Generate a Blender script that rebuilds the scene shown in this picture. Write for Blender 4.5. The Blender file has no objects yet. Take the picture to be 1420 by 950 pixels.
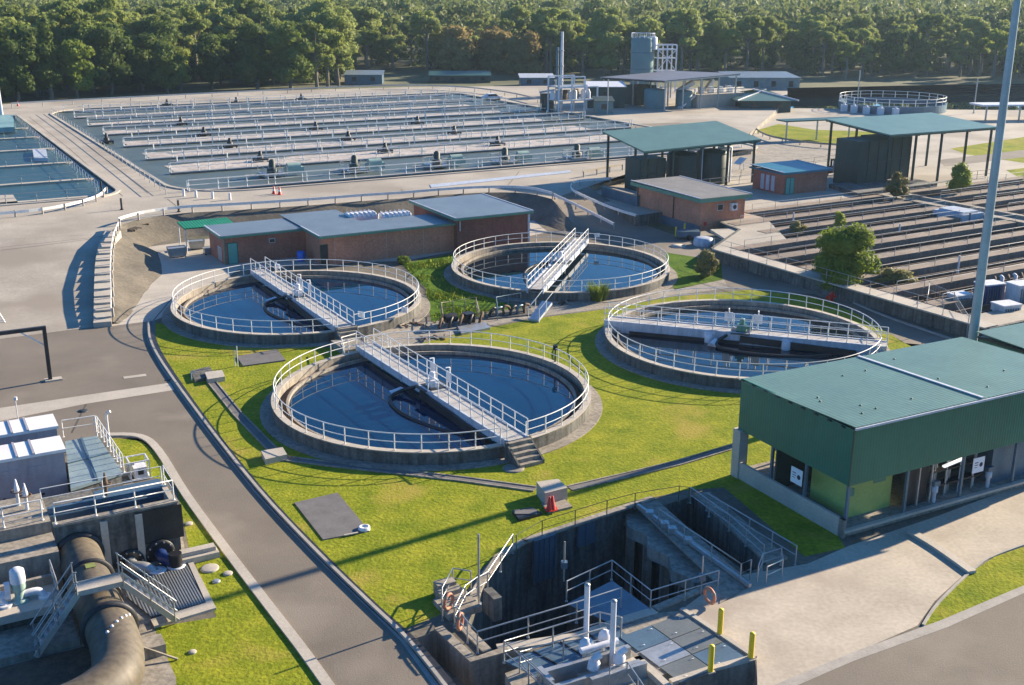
import bpy, math, random
from math import radians as R, sin, cos, pi, hypot, atan2
from mathutils import Vector, Matrix, noise
random.seed(7)
SC = bpy.context.scene
COL = SC.collection

# ------------------------------------------------------------ camera
CAM_H = 25.8; F_PX = 1573.7; PITCH = R(17.406); ROLL = R(0.27)
fwd = Vector((0, cos(PITCH), -sin(PITCH))); rt0 = Vector((1, 0, 0)); up0 = rt0.cross(fwd)
RT = cos(ROLL) * rt0 + sin(ROLL) * up0; UP = -sin(ROLL) * rt0 + cos(ROLL) * up0
cam = bpy.data.cameras.new('camera'); co = bpy.data.objects.new('camera', cam); COL.objects.link(co)
m = Matrix((RT, UP, -fwd)).transposed().to_4x4(); m.translation = (0, 0, CAM_H); co.matrix_world = m
cam.sensor_width = 36; cam.lens = F_PX / 1420 * 36; cam.clip_end = 8000; cam.clip_start = 0.5
SC.camera = co
# ------------------------------------------------------------ world, sun, exposure
SUN_AZ = R(34.4); SUN_EL = R(19.5)
w = bpy.data.worlds.new('World'); SC.world = w; w.use_nodes = True
nt = w.node_tree; nt.nodes.clear()
sky = nt.nodes.new('ShaderNodeTexSky'); sky.sky_type = 'NISHITA'; sky.sun_disc = False
sky.sun_elevation = SUN_EL; sky.sun_rotation = R(90) - SUN_AZ; sky.ozone_density = 3.0; sky.dust_density = 0.6
tint = nt.nodes.new('ShaderNodeMix'); tint.data_type = 'RGBA'; tint.blend_type = 'MULTIPLY'; tint.inputs[0].default_value = 1
tint.inputs[7].default_value = (0.30, 0.70, 1.08, 1)
bg = nt.nodes.new('ShaderNodeBackground'); bg.inputs[1].default_value = 0.075
wo = nt.nodes.new('ShaderNodeOutputWorld')
nt.links.new(sky.outputs[0], tint.inputs[6]); nt.links.new(tint.outputs[2], bg.inputs[0]); nt.links.new(bg.outputs[0], wo.inputs[0])
sl = bpy.data.lights.new('sun', 'SUN'); sl.energy = 5.0; sl.angle = R(0.5); sl.color = (1.0, 0.84, 0.62)
so = bpy.data.objects.new('sun', sl); COL.objects.link(so)
so.rotation_euler = Vector((cos(SUN_AZ) * cos(SUN_EL), sin(SUN_AZ) * cos(SUN_EL), sin(SUN_EL))).to_track_quat('Z', 'Y').to_euler()
so.location = (60, 60, 80)
SC.view_settings.view_transform = 'Standard'; SC.view_settings.look = 'None'
SC.view_settings.exposure = 1.36; SC.view_settings.gamma = 1

# ------------------------------------------------------------ helpers
def g(px, py, z=0.0):
    """the ground (height z) point that the photograph shows at a pixel"""
    d = fwd + (px - 710) / F_PX * RT - (py - 475) / F_PX * UP
    return Vector((0, 0, CAM_H)) + d * ((z - CAM_H) / d.z)
def proj(p):
    v = Vector(p) - Vector((0, 0, CAM_H)); d = v.dot(fwd)
    return 710 + F_PX * v.dot(RT) / d, 475 - F_PX * v.dot(UP) / d
def V(*a): return Vector(a)
def gs(pts, z=0.0): return [g(x, y, z) for x, y in pts]

class MB:
    def __init__(s): s.v = []; s.f = []; s.sm = []
    def add(s, vs, fs, smooth=False):
        o = len(s.v); s.v += [tuple(p) for p in vs]
        s.f += [tuple(i + o for i in f) for f in fs]; s.sm += [smooth] * len(fs); return s
    def box(s, x0, x1, y0, y1, z0, z1):
        return s.add([(x0,y0,z0),(x1,y0,z0),(x1,y1,z0),(x0,y1,z0),(x0,y0,z1),(x1,y0,z1),(x1,y1,z1),(x0,y1,z1)],
                     [(0,3,2,1),(4,5,6,7),(0,1,5,4),(1,2,6,5),(2,3,7,6),(3,0,4,7)])
    def prism(s, poly, z0, z1):
        n = len(poly); A = sum(poly[i][0]*poly[(i+1)%n][1]-poly[(i+1)%n][0]*poly[i][1] for i in range(n))
        if A < 0: poly = poly[::-1]
        return s.add([(p[0],p[1],z0) for p in poly]+[(p[0],p[1],z1) for p in poly],
                     [tuple(range(n))[::-1], tuple(range(n,2*n))]+[(i,(i+1)%n,n+(i+1)%n,n+i) for i in range(n)])
    def bar(s, a, b, w, h=None):
        """rectangular beam from a to b: width w, height h"""
        a = Vector(a); b = Vector(b); h = h or w; d = (b-a).normalized()
        sx = d.cross(Vector((0,0,1)))
        if sx.length < 1e-3: sx = Vector((1,0,0))
        sx.normalize(); sy = sx.cross(d).normalized()
        q = [sx*i*w/2 + sy*j*h/2 for i, j in ((-1,-1),(1,-1),(1,1),(-1,1))]
        return s.add([a+k for k in q]+[b+k for k in q], [(0,1,2,3),(7,6,5,4),(0,4,5,1),(1,5,6,2),(2,6,7,3),(3,7,4,0)])
    def tube(s, pts, r, n=6, closed=False, caps=True):
        pts = [Vector(p) for p in pts]; N = len(pts); vs = []; fs = []
        rr = r if isinstance(r, (list, tuple)) else [r]*N
        prev = None
        for i, p in enumerate(pts):
            a = pts[(i-1) % N] if (i > 0 or closed) else p; b = pts[(i+1) % N] if (i < N-1 or closed) else p
            d = (b-a).normalized()
            if prev is None:
                sx = d.cross(Vector((0,0,1)))
                if sx.length < 1e-3: sx = Vector((1,0,0))
            else: sx = prev - d*prev.dot(d)
            sx.normalize(); prev = sx; sy = d.cross(sx)
            vs += [p + (sx*cos(2*pi*k/n)+sy*sin(2*pi*k/n))*rr[i] for k in range(n)]
        for i in range(N if closed else N-1):
            j = (i+1) % N
            fs += [(i*n+k, i*n+(k+1)%n, j*n+(k+1)%n, j*n+k) for k in range(n)]
        s.add(vs, fs, n > 4)
        if caps and not closed: s.add(vs[:n], [tuple(range(n))[::-1]]); s.add(vs[-n:], [tuple(range(n))])
        return s
    def lathe(s, prof, c=(0,0,0), n=24, smooth=True, axis=None):
        """prof: (r, z) points"""
        vs = []; fs = []; c = Vector(c)
        q = Vector((0,0,1)).rotation_difference(Vector(axis)) if axis is not None else None
        for r_, z in prof:
            for k in range(n):
                p = Vector((r_*cos(2*pi*k/n), r_*sin(2*pi*k/n), z))
                if q: p = q @ p
                vs.append(c+p)
        for i in range(len(prof)-1):
            fs += [(i*n+k, i*n+(k+1)%n, (i+1)*n+(k+1)%n, (i+1)*n+k) for k in range(n)]
        s.add(vs, fs, smooth)
        s.add(vs[:n], [tuple(range(n))[::-1]]); s.add(vs[-n:], [tuple(range(n))]); return s
    def ring(s, c, r0, r1, z0, z1, n=96):
        vs = []
        for r_, z in ((r0,z0),(r1,z0),(r1,z1),(r0,z1)):
            vs += [(c[0]+r_*cos(2*pi*k/n), c[1]+r_*sin(2*pi*k/n), z) for k in range(n)]
        fs = []
        for i in range(4):
            j = (i+1) % 4; fs += [(i*n+k, i*n+(k+1)%n, j*n+(k+1)%n, j*n+k) for k in range(n)]
        return s.add(vs, fs)
    def strip(s, path, w, z0, z1, closed=False):
        """a kerb-like wall of width w along a plan path"""
        P = [Vector((p[0], p[1])) for p in path]; N = len(P); L = []; Rr = []
        for i, p in enumerate(P):
            a = P[(i-1) % N] if (i > 0 or closed) else p; b = P[(i+1) % N] if (i < N-1 or closed) else p
            d = (b-a).normalized(); nrm = Vector((-d.y, d.x)); L.append(p+nrm*w/2); Rr.append(p-nrm*w/2)
        vs = []
        for i in range(N):
            vs += [(Rr[i].x,Rr[i].y,z0),(L[i].x,L[i].y,z0),(L[i].x,L[i].y,z1),(Rr[i].x,Rr[i].y,z1)]
        fs = []
        for i in range(N if closed else N-1):
            j = (i+1) % N; fs += [(i*4+k, j*4+k, j*4+(k+1)%4, i*4+(k+1)%4) for k in range(4)]
        if not closed: fs += [(0,1,2,3), tuple((N-1)*4+k for k in (3,2,1,0))]
        return s.add(vs, fs)
    def ball(s, c, r, n=10, m_=6, sz=1.0):
        prof = [(max(r*sin(pi*i/m_), 1e-4), -r*sz*cos(pi*i/m_)) for i in range(m_+1)]
        return s.lathe(prof, c, n)
    def xf(s, mat4):
        s.v = [tuple(mat4 @ Vector(p)) for p in s.v]; return s
    def mesh(s, name, mt):
        me = bpy.data.meshes.new(name); me.from_pydata(s.v, [], s.f)
        me.polygons.foreach_set('use_smooth', s.sm)
        me.materials.append(mt); me.update()
        return me

def link(name, me, parent=None, loc=(0,0,0), rz=0):
    o = bpy.data.objects.new(name, me); COL.objects.link(o)
    o.location = loc; o.rotation_euler = (0, 0, rz)
    if parent: o.parent = parent
    return o
def tag(o, label=None, cat=None, group=None, kind=None):
    if label: o['label'] = label
    if cat: o['category'] = cat
    if group: o['group'] = group
    if kind: o['kind'] = kind
    return o
def structure(name, mb, mt, kind='structure', label=None):
    """a piece of the setting; origin on the ground at its own middle"""
    n = len(mb.v); cx = sum(p[0] for p in mb.v)/n; cy = sum(p[1] for p in mb.v)/n
    mb.xf(Matrix.Translation((-cx, -cy, 0)))
    o = link(name, mb.mesh(name, mt), loc=(cx, cy, 0)); o['kind'] = kind
    if label: o['label'] = label
    return o
class T:
    """a thing: an Empty at its base that carries its parts. Parts are given in its own frame."""
    def __init__(s, name, label, cat, loc=(0,0,0), ang=0, group=None):
        s.o = bpy.data.objects.new(name, None); COL.objects.link(s.o); s.o.empty_display_size = 0.2
        s.o.location = loc; s.o.rotation_euler = (0, 0, R(ang)); tag(s.o, label, cat, group)
        s.m = Matrix.Translation(Vector(loc)) @ Matrix.Rotation(R(ang), 4, 'Z'); s.inv = s.m.inverted()
    def l(s, px, py, z=0): return s.inv @ g(px, py, z)
    def part(s, name, mb, mt, parent=None, label=None, world=False):
        if world: mb.xf(s.inv)
        o = link(name, mb.mesh(name, mt), parent or s.o)
        if label: o['label'] = label
        return o
def solo(name, label, cat, mb, mt, loc, ang=0, group=None, world=False):
    """a thing that is one mesh"""
    if world: mb.xf(Matrix.Translation(-Vector(loc)))
    o = link(name, mb.mesh(name, mt), loc=loc, rz=R(ang)); tag(o, label, cat, group); return o

from mathutils.geometry import tessellate_polygon
def sheet(name, outer, z, mt, holes=(), kind='structure', label=None):
    polys = [[Vector((p[0], p[1], 0)) for p in outer]] + [[Vector((p[0], p[1], 0)) for p in h] for h in holes]
    tris = tessellate_polygon(polys); vs = [p for q in polys for p in q]
    mb = MB(); fs = []
    for t in tris:
        a, b, c = (vs[i] for i in t)
        if abs((b-a).cross(c-a).z) < 1e-9: continue
        fs.append(t if (b-a).cross(c-a).z > 0 else t[::-1])
    mb.add([(p.x, p.y, z) for p in vs], fs)
    return structure(name, mb, mt, kind, label)
def circle(c, r, n=96): return [(c[0]+r*cos(2*pi*k/n), c[1]+r*sin(2*pi*k/n)) for k in range(n)]
def smooth(path, n=4, closed=False):
    """Catmull-Rom through the points"""
    P = [Vector(p) for p in path]; N = len(P); out = []
    for i in range(N if closed else N-1):
        a, b, c, d = (P[(i-1) % N] if (i > 0 or closed) else P[i], P[i], P[(i+1) % N], P[(i+2) % N] if (i < N-2 or closed) else P[(i+1) % N])
        for k in range(n):
            t = k/n; out.append(0.5*((2*b)+(c-a)*t+(2*a-5*b+4*c-d)*t*t+(3*b-a-3*c+d)*t**3))
    if not closed: out.append(P[-1])
    return out

# ------------------------------------------------------------ materials
MATS = {}
def mat(name, col, rough=.8, metal=0, var=.2, scale=.8, fine=9.0, bump=.0, col2=None, obj=False, spec=.5, streak=0, bscale=None, patch=None):
    m_ = bpy.data.materials.new(name); m_.use_nodes = True; t = m_.node_tree; b = t.nodes['Principled BSDF']
    b.inputs['Roughness'].default_value = rough; b.inputs['Metallic'].default_value = metal
    b.inputs['Specular IOR Level'].default_value = spec
    L = t.links.new; N = t.nodes.new
    if obj: tc = N('ShaderNodeTexCoord'); vec = tc.outputs['Object']
    else: tc = N('ShaderNodeNewGeometry'); vec = tc.outputs['Position']
    n1 = N('ShaderNodeTexNoise'); n1.inputs['Scale'].default_value = scale; n1.inputs['Detail'].default_value = 6; n1.inputs['Roughness'].default_value = .62
    n2 = N('ShaderNodeTexNoise'); n2.inputs['Scale'].default_value = fine; n2.inputs['Detail'].default_value = 3
    L(vec, n1.inputs['Vector']); L(vec, n2.inputs['Vector'])
    r1 = N('ShaderNodeValToRGB'); r1.color_ramp.elements[0].position = .32; r1.color_ramp.elements[1].position = .68
    c2 = col2 or tuple(min(1, c*(1+var)) for c in col); c1 = col if col2 else tuple(c*(1-var) for c in col)
    r1.color_ramp.elements[0].color = (*c1, 1); r1.color_ramp.elements[1].color = (*c2, 1)
    L(n1.outputs[0], r1.inputs[0])
    mx = N('ShaderNodeMix'); mx.data_type = 'RGBA'; mx.blend_type = 'MULTIPLY'; mx.inputs[0].default_value = 1
    r2 = N('ShaderNodeMapRange'); r2.inputs[1].default_value = .3; r2.inputs[2].default_value = .7
    r2.inputs[3].default_value = 1-var*.8; r2.inputs[4].default_value = 1+var*.5
    L(n2.outputs[0], r2.inputs[0]); L(r1.outputs[0], mx.inputs[6]); L(r2.outputs[0], mx.inputs[7])
    out = mx.outputs[2]
    if patch:      # a third, large-scale tone: (colour, scale, threshold)
        n3 = N('ShaderNodeTexNoise'); n3.inputs['Scale'].default_value = patch[1]; n3.inputs['Detail'].default_value = 5; L(vec, n3.inputs['Vector'])
        r3 = N('ShaderNodeMapRange'); r3.inputs[1].default_value = patch[2]; r3.inputs[2].default_value = patch[2]+.12; L(n3.outputs[0], r3.inputs[0])
        m3 = N('ShaderNodeMix'); m3.data_type = 'RGBA'; L(r3.outputs[0], m3.inputs[0]); L(out, m3.inputs[6]); m3.inputs[7].default_value = (*patch[0], 1)
        out = m3.outputs[2]
    if streak:     # vertical dirt runs
        mp = N('ShaderNodeMapping'); mp.inputs['Scale'].default_value = (2.2, 2.2, .25); L(vec, mp.inputs[0])
        n4 = N('ShaderNodeTexNoise'); n4.inputs['Scale'].default_value = 1.6; n4.inputs['Detail'].default_value = 4; L(mp.outputs[0], n4.inputs['Vector'])
        r4 = N('ShaderNodeMapRange'); r4.inputs[1].default_value = .42; r4.inputs[2].default_value = .66; r4.inputs[3].default_value = 1; r4.inputs[4].default_value = 1-streak; L(n4.outputs[0], r4.inputs[0])
        m4 = N('ShaderNodeMix'); m4.data_type = 'RGBA'; m4.blend_type = 'MULTIPLY'; m4.inputs[0].default_value = 1
        L(out, m4.inputs[6]); L(r4.outputs[0], m4.inputs[7]); out = m4.outputs[2]
    L(out, b.inputs['Base Color'])
    if bump:
        bp = N('ShaderNodeBump'); bp.inputs['Strength'].default_value = bump; bp.inputs['Distance'].default_value = .05
        if bscale:
            n5 = N('ShaderNodeTexNoise'); n5.inputs['Scale'].default_value = bscale; n5.inputs['Detail'].default_value = 4; L(vec, n5.inputs['Vector']); L(n5.outputs[0], bp.inputs['Height'])
        else: L(n2.outputs[0], bp.inputs['Height'])
        L(bp.outputs[0], b.inputs['Normal'])
    MATS[name] = m_; return m_
def add_lines(m_, axis, pitch, amount=.12, kind='wave', depth=.03, both=False):
    """corrugation or joints every `pitch` metres along the object's own axis"""
    t = m_.node_tree; b = t.nodes['Principled BSDF']; L = t.links.new; N = t.nodes.new
    tc = N('ShaderNodeTexCoord'); sx = N('ShaderNodeSeparateXYZ'); L(tc.outputs['Object'], sx.inputs[0])
    if axis == 'XY':
        ad = N('ShaderNodeMath'); L(sx.outputs[0], ad.inputs[0]); L(sx.outputs[1], ad.inputs[1]); src = ad.outputs[0]
    else: src = sx.outputs['XYZ'.index(axis)]
    dv = N('ShaderNodeMath'); dv.operation = 'DIVIDE'; L(src, dv.inputs[0]); dv.inputs[1].default_value = pitch
    fr = N('ShaderNodeMath'); fr.operation = 'FRACT'; L(dv.outputs[0], fr.inputs[0])
    pp = N('ShaderNodeMath'); pp.operation = 'PINGPONG'; L(dv.outputs[0], pp.inputs[0]); pp.inputs[1].default_value = .5
    mr = N('ShaderNodeMapRange'); L(pp.outputs[0], mr.inputs[0])
    if kind == 'wave': mr.inputs[1].default_value = .1; mr.inputs[2].default_value = .4
    else: mr.inputs[1].default_value = .0; mr.inputs[2].default_value = .03
    mr.inputs[3].default_value = 0; mr.inputs[4].default_value = 1
    bp = N('ShaderNodeBump'); bp.inputs['Strength'].default_value = .6; bp.inputs['Distance'].default_value = depth; L(mr.outputs[0], bp.inputs['Height'])
    if b.inputs['Normal'].links: L(b.inputs['Normal'].links[0].from_socket, bp.inputs['Normal'])
    L(bp.outputs[0], b.inputs['Normal'])
    src = b.inputs['Base Color'].links[0].from_socket
    m2 = N('ShaderNodeMapRange'); L(mr.outputs[0], m2.inputs[0]); m2.inputs[3].default_value = 1-amount; m2.inputs[4].default_value = 1
    mx = N('ShaderNodeMix'); mx.data_type = 'RGBA'; mx.blend_type = 'MULTIPLY'; mx.inputs[0].default_value = 1
    L(src, mx.inputs[6]); L(m2.outputs[0], mx.inputs[7]); L(mx.outputs[2], b.inputs['Base Color'])
    return m_
def brick(name, c1, c2, mortar):
    m_ = mat(name, c1, .9, var=.16, scale=.5, fine=5, streak=.1); t = m_.node_tree; b = t.nodes['Principled BSDF']; L = t.links.new; N = t.nodes.new
    tc = N('ShaderNodeTexCoord'); sx = N('ShaderNodeSeparateXYZ'); L(tc.outputs['Object'], sx.inputs[0])
    ad = N('ShaderNodeMath'); L(sx.outputs[0], ad.inputs[0]); L(sx.outputs[1], ad.inputs[1])
    cb = N('ShaderNodeCombineXYZ'); L(ad.outputs[0], cb.inputs[0]); L(sx.outputs[2], cb.inputs[1])
    br = N('ShaderNodeTexBrick'); L(cb.outputs[0], br.inputs['Vector']); br.inputs['Scale'].default_value = 4.2
    br.inputs['Color1'].default_value = (*[x/c for x, c in zip(c1, c1)], 1)
    br.inputs['Color1'].default_value = (1,1,1,1); br.inputs['Color2'].default_value = (*[a/b_ for a, b_ in zip(c2, c1)], 1)
    br.inputs['Mortar'].default_value = (*[a/b_ for a, b_ in zip(mortar, c1)], 1); br.inputs['Mortar Size'].default_value = .012
    src = b.inputs['Base Color'].links[0].from_socket
    mx = N('ShaderNodeMix'); mx.data_type = 'RGBA'; mx.blend_type = 'MULTIPLY'; mx.inputs[0].default_value = 1
    L(src, mx.inputs[6]); L(br.outputs[0], mx.inputs[7]); L(mx.outputs[2], b.inputs['Base Color']); return m_

M_rail = mat('rail_paint', (.80,.78,.73), .45, var=.12, scale=2, fine=20)
M_galv = mat('galvanised_steel', (.42,.43,.43), .42, .55, var=.15, scale=3, fine=20)
M_white = mat('white_paint', (.72,.72,.74), .5, var=.1, scale=1.2, streak=.15)
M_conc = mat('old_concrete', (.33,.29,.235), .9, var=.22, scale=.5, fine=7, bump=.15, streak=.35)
M_concd = mat('stained_shaded_concrete', (.15,.145,.13), .9, var=.35, scale=.6, fine=6, bump=.2, streak=.5)  # stained; its darkness also stands for shade on some walls
M_concw = mat('pale_concrete', (.46,.41,.34), .85, var=.14, scale=.35, fine=8, bump=.1)
M_road = mat('concrete_road', (.41,.36,.29), .88, var=.16, scale=.16, fine=4, bump=.08, patch=((.30,.255,.20), .07, .51))
M_yard = mat('concrete_yard', (.46,.395,.31), .85, var=.16, scale=.30, fine=5, bump=.08, patch=((.36,.30,.235), .20, .54))
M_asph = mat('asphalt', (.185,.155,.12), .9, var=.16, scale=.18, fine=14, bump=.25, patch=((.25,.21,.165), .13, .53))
M_kerb = mat('kerb_concrete', (.36,.33,.29), .85, var=.15, scale=1, fine=9)
M_grass = mat('lawn_grass', (.15,.20,.010), .95, var=.30, scale=.50, fine=4.0, bump=.9, col2=(.31,.31,.025), spec=.1, bscale=6, patch=((.34,.28,.05), .22, .56))
M_grass2 = mat('rank_grass', (.045,.11,.008), .95, var=.4, scale=.6, fine=5, bump=1, col2=(.12,.20,.014), spec=.1, bscale=3)
M_blade = mat('grass_blade', (.20,.26,.016), .8, var=.25, scale=.5, fine=6, col2=(.34,.36,.04), spec=.15)
M_earth = mat('bare_earth', (.145,.125,.095), .95, var=.3, scale=.35, fine=4, bump=.6, bscale=2.5)
M_dry = mat('dry_ground', (.10,.105,.045), .95, var=.35, scale=.05, fine=1.2, bump=.5, patch=((.22,.19,.09), .03, .55))
M_roofg = add_lines(mat('green_roof_sheet', (.12,.21,.16), .42, .0, var=.10, scale=.4, fine=3, streak=.0), 'X', .28, .03, depth=.010)
M_roofb = add_lines(mat('grey_blue_roof_sheet', (.20,.24,.265), .4, .1, var=.12, scale=.4, fine=3), 'X', .25, .12)
M_roofp = add_lines(mat('grey_roof_sheet', (.20,.19,.20), .5, .1, var=.14, scale=.3, fine=2), 'X', .3, .12)
M_roofbl = add_lines(mat('teal_roof_sheet', (.02,.15,.21), .42, .0, var=.10, scale=.4, fine=3), 'X', .28, .03, depth=.010)
M_rooft = add_lines(mat('tan_roof_sheet', (.24,.22,.19), .6, var=.16, scale=.5, fine=4), 'X', .3, .1)
M_clad = add_lines(mat('green_wall_cladding', (.016,.15,.095), .5, var=.12, scale=.3, fine=2, streak=.06), 'XY', .19, .05, depth=.008)
M_greend = mat('dark_green_steel', (.018,.075,.05), .45, var=.15)
M_green = mat('green_trim', (.10,.26,.18), .5, var=.12)
M_door = mat('teal_door_paint', (.10,.34,.28), .5, var=.1)
M_brick = brick('red_brick', (.44,.165,.10), (.34,.12,.075), (.38,.25,.19))
M_brick2 = brick('orange_brick', (.58,.235,.135), (.46,.175,.10), (.48,.32,.23))
M_black = mat('black_rubber', (.012,.012,.014), .5, var=.2)
M_dark = mat('dark_steel', (.035,.035,.038), .5, .3, var=.3)
M_rust = mat('rusty_steel', (.13,.075,.045), .8, var=.4, scale=2, fine=14)
M_blue = mat('blue_steel', (.02,.045,.16), .35, var=.2)
M_bluep = mat('blue_grey_plate_and_shade', (.10,.165,.22), .45, .3, var=.15, scale=.8)  # steel plates, and concrete whose blue shade is put into the colour
M_plate = add_lines(mat('chequer_plate', (.20,.21,.215), .45, .5, var=.15, scale=.7), 'X', .12, .25)
M_grate = mat('grey_cover_plate', (.17,.185,.18), .5, .35, var=.14, scale=.7)
M_slab = mat('grey_slab', (.15,.14,.135), .85, var=.15, scale=1)
M_yel = mat('yellow_paint', (.80,.56,.02), .45, var=.08)
M_red = mat('red_plastic', (.62,.03,.02), .45, var=.1)
M_orange = mat('faded_orange_hose', (.50,.20,.11), .6, var=.15)
M_sign = mat('sign_white', (.8,.8,.82), .5, var=.04)
M_ink = mat('sign_ink', (.02,.02,.05), .6, var=.05)
M_shadelilac = add_lines(mat('shaded_container_paint', (.40,.37,.40), .5, var=.08, scale=.4, streak=.15), 'X', .9, .10, 'line', .01)  # white paint with the walls' shade mixed in as lilac
M_wroof = mat('white_container_roof', (.80,.78,.76), .5, var=.08, scale=.5)
M_pipe = mat('olive_brown_pipe', (.125,.10,.068), .62, var=.25, scale=.6, fine=5, streak=.3)
M_pump = mat('pale_green_pump', (.33,.45,.38), .5, var=.15)
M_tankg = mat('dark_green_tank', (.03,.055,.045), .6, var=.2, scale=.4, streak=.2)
M_silo = mat('teal_silo', (.12,.215,.225), .5, var=.12, scale=.4)
M_yelg = mat('yellow_green_panel', (.36,.44,.12), .6, var=.12)
M_brownd = mat('brown_channel', (.055,.04,.034), .9, var=.3, scale=.6, fine=5)  # dark brown, as of a wet channel floor
M_bark = mat('pale_bark', (.20,.17,.13), .9, var=.3, scale=1.5, fine=8, obj=True)
M_glass = mat('dark_window', (.02,.03,.035), .15, var=.1)
M_tyre = mat('tyre_mark_rubber', (.045,.042,.038), .9, var=.2, scale=.8)

def water(name, col, ripple=.12, scale=.6, rough=.05, sp=.5):
    m_ = mat(name, col, rough, var=.12, scale=.05, fine=.4, bump=ripple, spec=sp, bscale=scale); return m_
M_water = water('deep_blue_water', (.001,.022,.062), .008, 1.2, .02, sp=.32)
M_water3 = water('dark_tank_water', (.002,.012,.024), .008, 1.0, .02, sp=.36)
M_bwater = water('aeration_water', (.10,.125,.11), .6, .8, .42, sp=.25)
M_lwater = water('left_basin_water', (.04,.085,.09), .5, .8, .35, sp=.25)
M_foam = mat('froth', (.50,.44,.385), .8, var=.30, scale=.35, fine=1.6, bump=.8, bscale=1.5, patch=((.20,.21,.20), .35, .55))

def leafmat(name, c1, c2, trans=.25):
    m_ = bpy.data.materials.new(name); m_.use_nodes = True; t = m_.node_tree; b = t.nodes['Principled BSDF']; L = t.links.new; N = t.nodes.new
    tc = N('ShaderNodeTexCoord'); oi = N('ShaderNodeObjectInfo')
    n1 = N('ShaderNodeTexNoise'); n1.inputs['Scale'].default_value = .45; n1.inputs['Detail'].default_value = 4; L(tc.outputs['Object'], n1.inputs['Vector'])
    ad = N('ShaderNodeMath'); ad.operation = 'MULTIPLY_ADD'; L(oi.outputs['Random'], ad.inputs[0]); ad.inputs[1].default_value = .5; 
    sb = N('ShaderNodeMath'); sb.operation = 'SUBTRACT'; L(n1.outputs[0], sb.inputs[0]); sb.inputs[1].default_value = .25; L(sb.outputs[0], ad.inputs[2])
    r1 = N('ShaderNodeValToRGB'); r1.color_ramp.elements[0].position = .2; r1.color_ramp.elements[1].position = .8
    r1.color_ramp.elements[0].color = (*c1, 1); r1.color_ramp.elements[1].color = (*c2, 1); L(ad.outputs[0], r1.inputs[0])
    L(r1.outputs[0], b.inputs['Base Color']); b.inputs['Roughness'].default_value = .65; b.inputs['Specular IOR Level'].default_value = .25
    tr = N('ShaderNodeBsdfTranslucent'); L(r1.outputs[0], tr.inputs[0]); ms = N('ShaderNodeMixShader'); ms.inputs[0].default_value = trans
    L(b.outputs[0], ms.inputs[1]); L(tr.outputs[0], ms.inputs[2]); L(ms.outputs[0], t.nodes['Material Output'].inputs[0])
    return m_
M_leafo = leafmat('olive_eucalypt_leaves', (.17,.215,.045), (.37,.41,.11), .5)
M_leafd = leafmat('dark_green_leaves', (.07,.11,.02), (.17,.22,.04), .45)
M_leafg = leafmat('fresh_green_leaves', (.15,.21,.03), (.30,.34,.06), .5)
M_leafb = leafmat('bronze_leaves', (.23,.17,.055), (.38,.30,.10), .45)

# ------------------------------------------------------------ railings
POSTS = {}
def post_mesh(h, r, mt, name='post'):
    k = (round(h,2), r, mt.name)
    if k not in POSTS:
        mb = MB(); mb.tube([(0,0,0),(0,0,h)], r, 6); mb.box(-.06,.06,-.06,.06,0,.02); POSTS[k] = mb.mesh(name, mt)
    return POSTS[k]
def along(path, sp, closed=False):
    """points every ~sp along a polyline, ends included"""
    P = [Vector(p) for p in path]
    if closed: P.append(P[0])
    seg = [(P[i+1]-P[i]).length for i in range(len(P)-1)]; tot = sum(seg); n = max(1, round(tot/sp)); out = []
    for k in range(n if closed else n+1):
        d = tot*k/n; i = 0
        while i < len(seg)-1 and d > seg[i]: d -= seg[i]; i += 1
        out.append(P[i].lerp(P[i+1], min(1, d/seg[i]) if seg[i] else 0))
    return out
def railing(label, path, h=1.05, sp=1.6, mt=None, closed=False, r=.032, mids=(.52,), group=None, cat='railing', name='guard_railing', parent=None, corners=True, pr=.034):
    mt = mt or M_rail; path = [Vector(p) for p in path]; base = path[0].copy()
    if parent is None: t = T(name, label, cat, base, 0, group); root = t.o
    else: root = link(name, None, parent.o, loc=parent.inv @ base, rz=0); root.rotation_euler = (0, 0, -parent.m.to_euler().z)
    mb = MB()
    for k in (1.0,)+tuple(mids):
        mb.tube([p-base+V(0,0,h*k) for p in path], r if k == 1 else r*.8, 6, closed)
    link('rail', mb.mesh('rail', mt), root)
    if corners and not closed and len(path) < 9:
        pts = []
        for a, b in zip(path[:-1], path[1:]): pts += along([a, b], sp)[:-1]
        pts.append(path[-1])
    else: pts = along(path, sp, closed)
    me = post_mesh(h, pr, mt)
    for p in pts[:100]: link('post', me, root, loc=p-base)
    return root
def barrier(label, path, h=.75, sp=4.0, mt=None, postm=None, group=None):
    """roadside guard rail: a broad beam on short posts"""
    path = [Vector(p) for p in path]; base = path[0].copy(); t = T('road_barrier', label, 'barrier', base, 0, group); mt = mt or M_galv
    mb = MB()
    for a, b in zip(path[:-1], path[1:]): mb.bar(a-base+V(0,0,h-.15), b-base+V(0,0,h-.15), .07, .30)
    t.part('beam', mb, mt)
    me = bpy.data.meshes.get('barrier_post')
    if not me: q = MB(); q.box(-.07,.07,-.07,.07,0,h+.05); me = q.mesh('barrier_post', postm or M_kerb)
    for p in along(path, sp): link('post', me, t.o, loc=p-base+V(0,0,0)+V(.1,.1,0))
    return t
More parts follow.
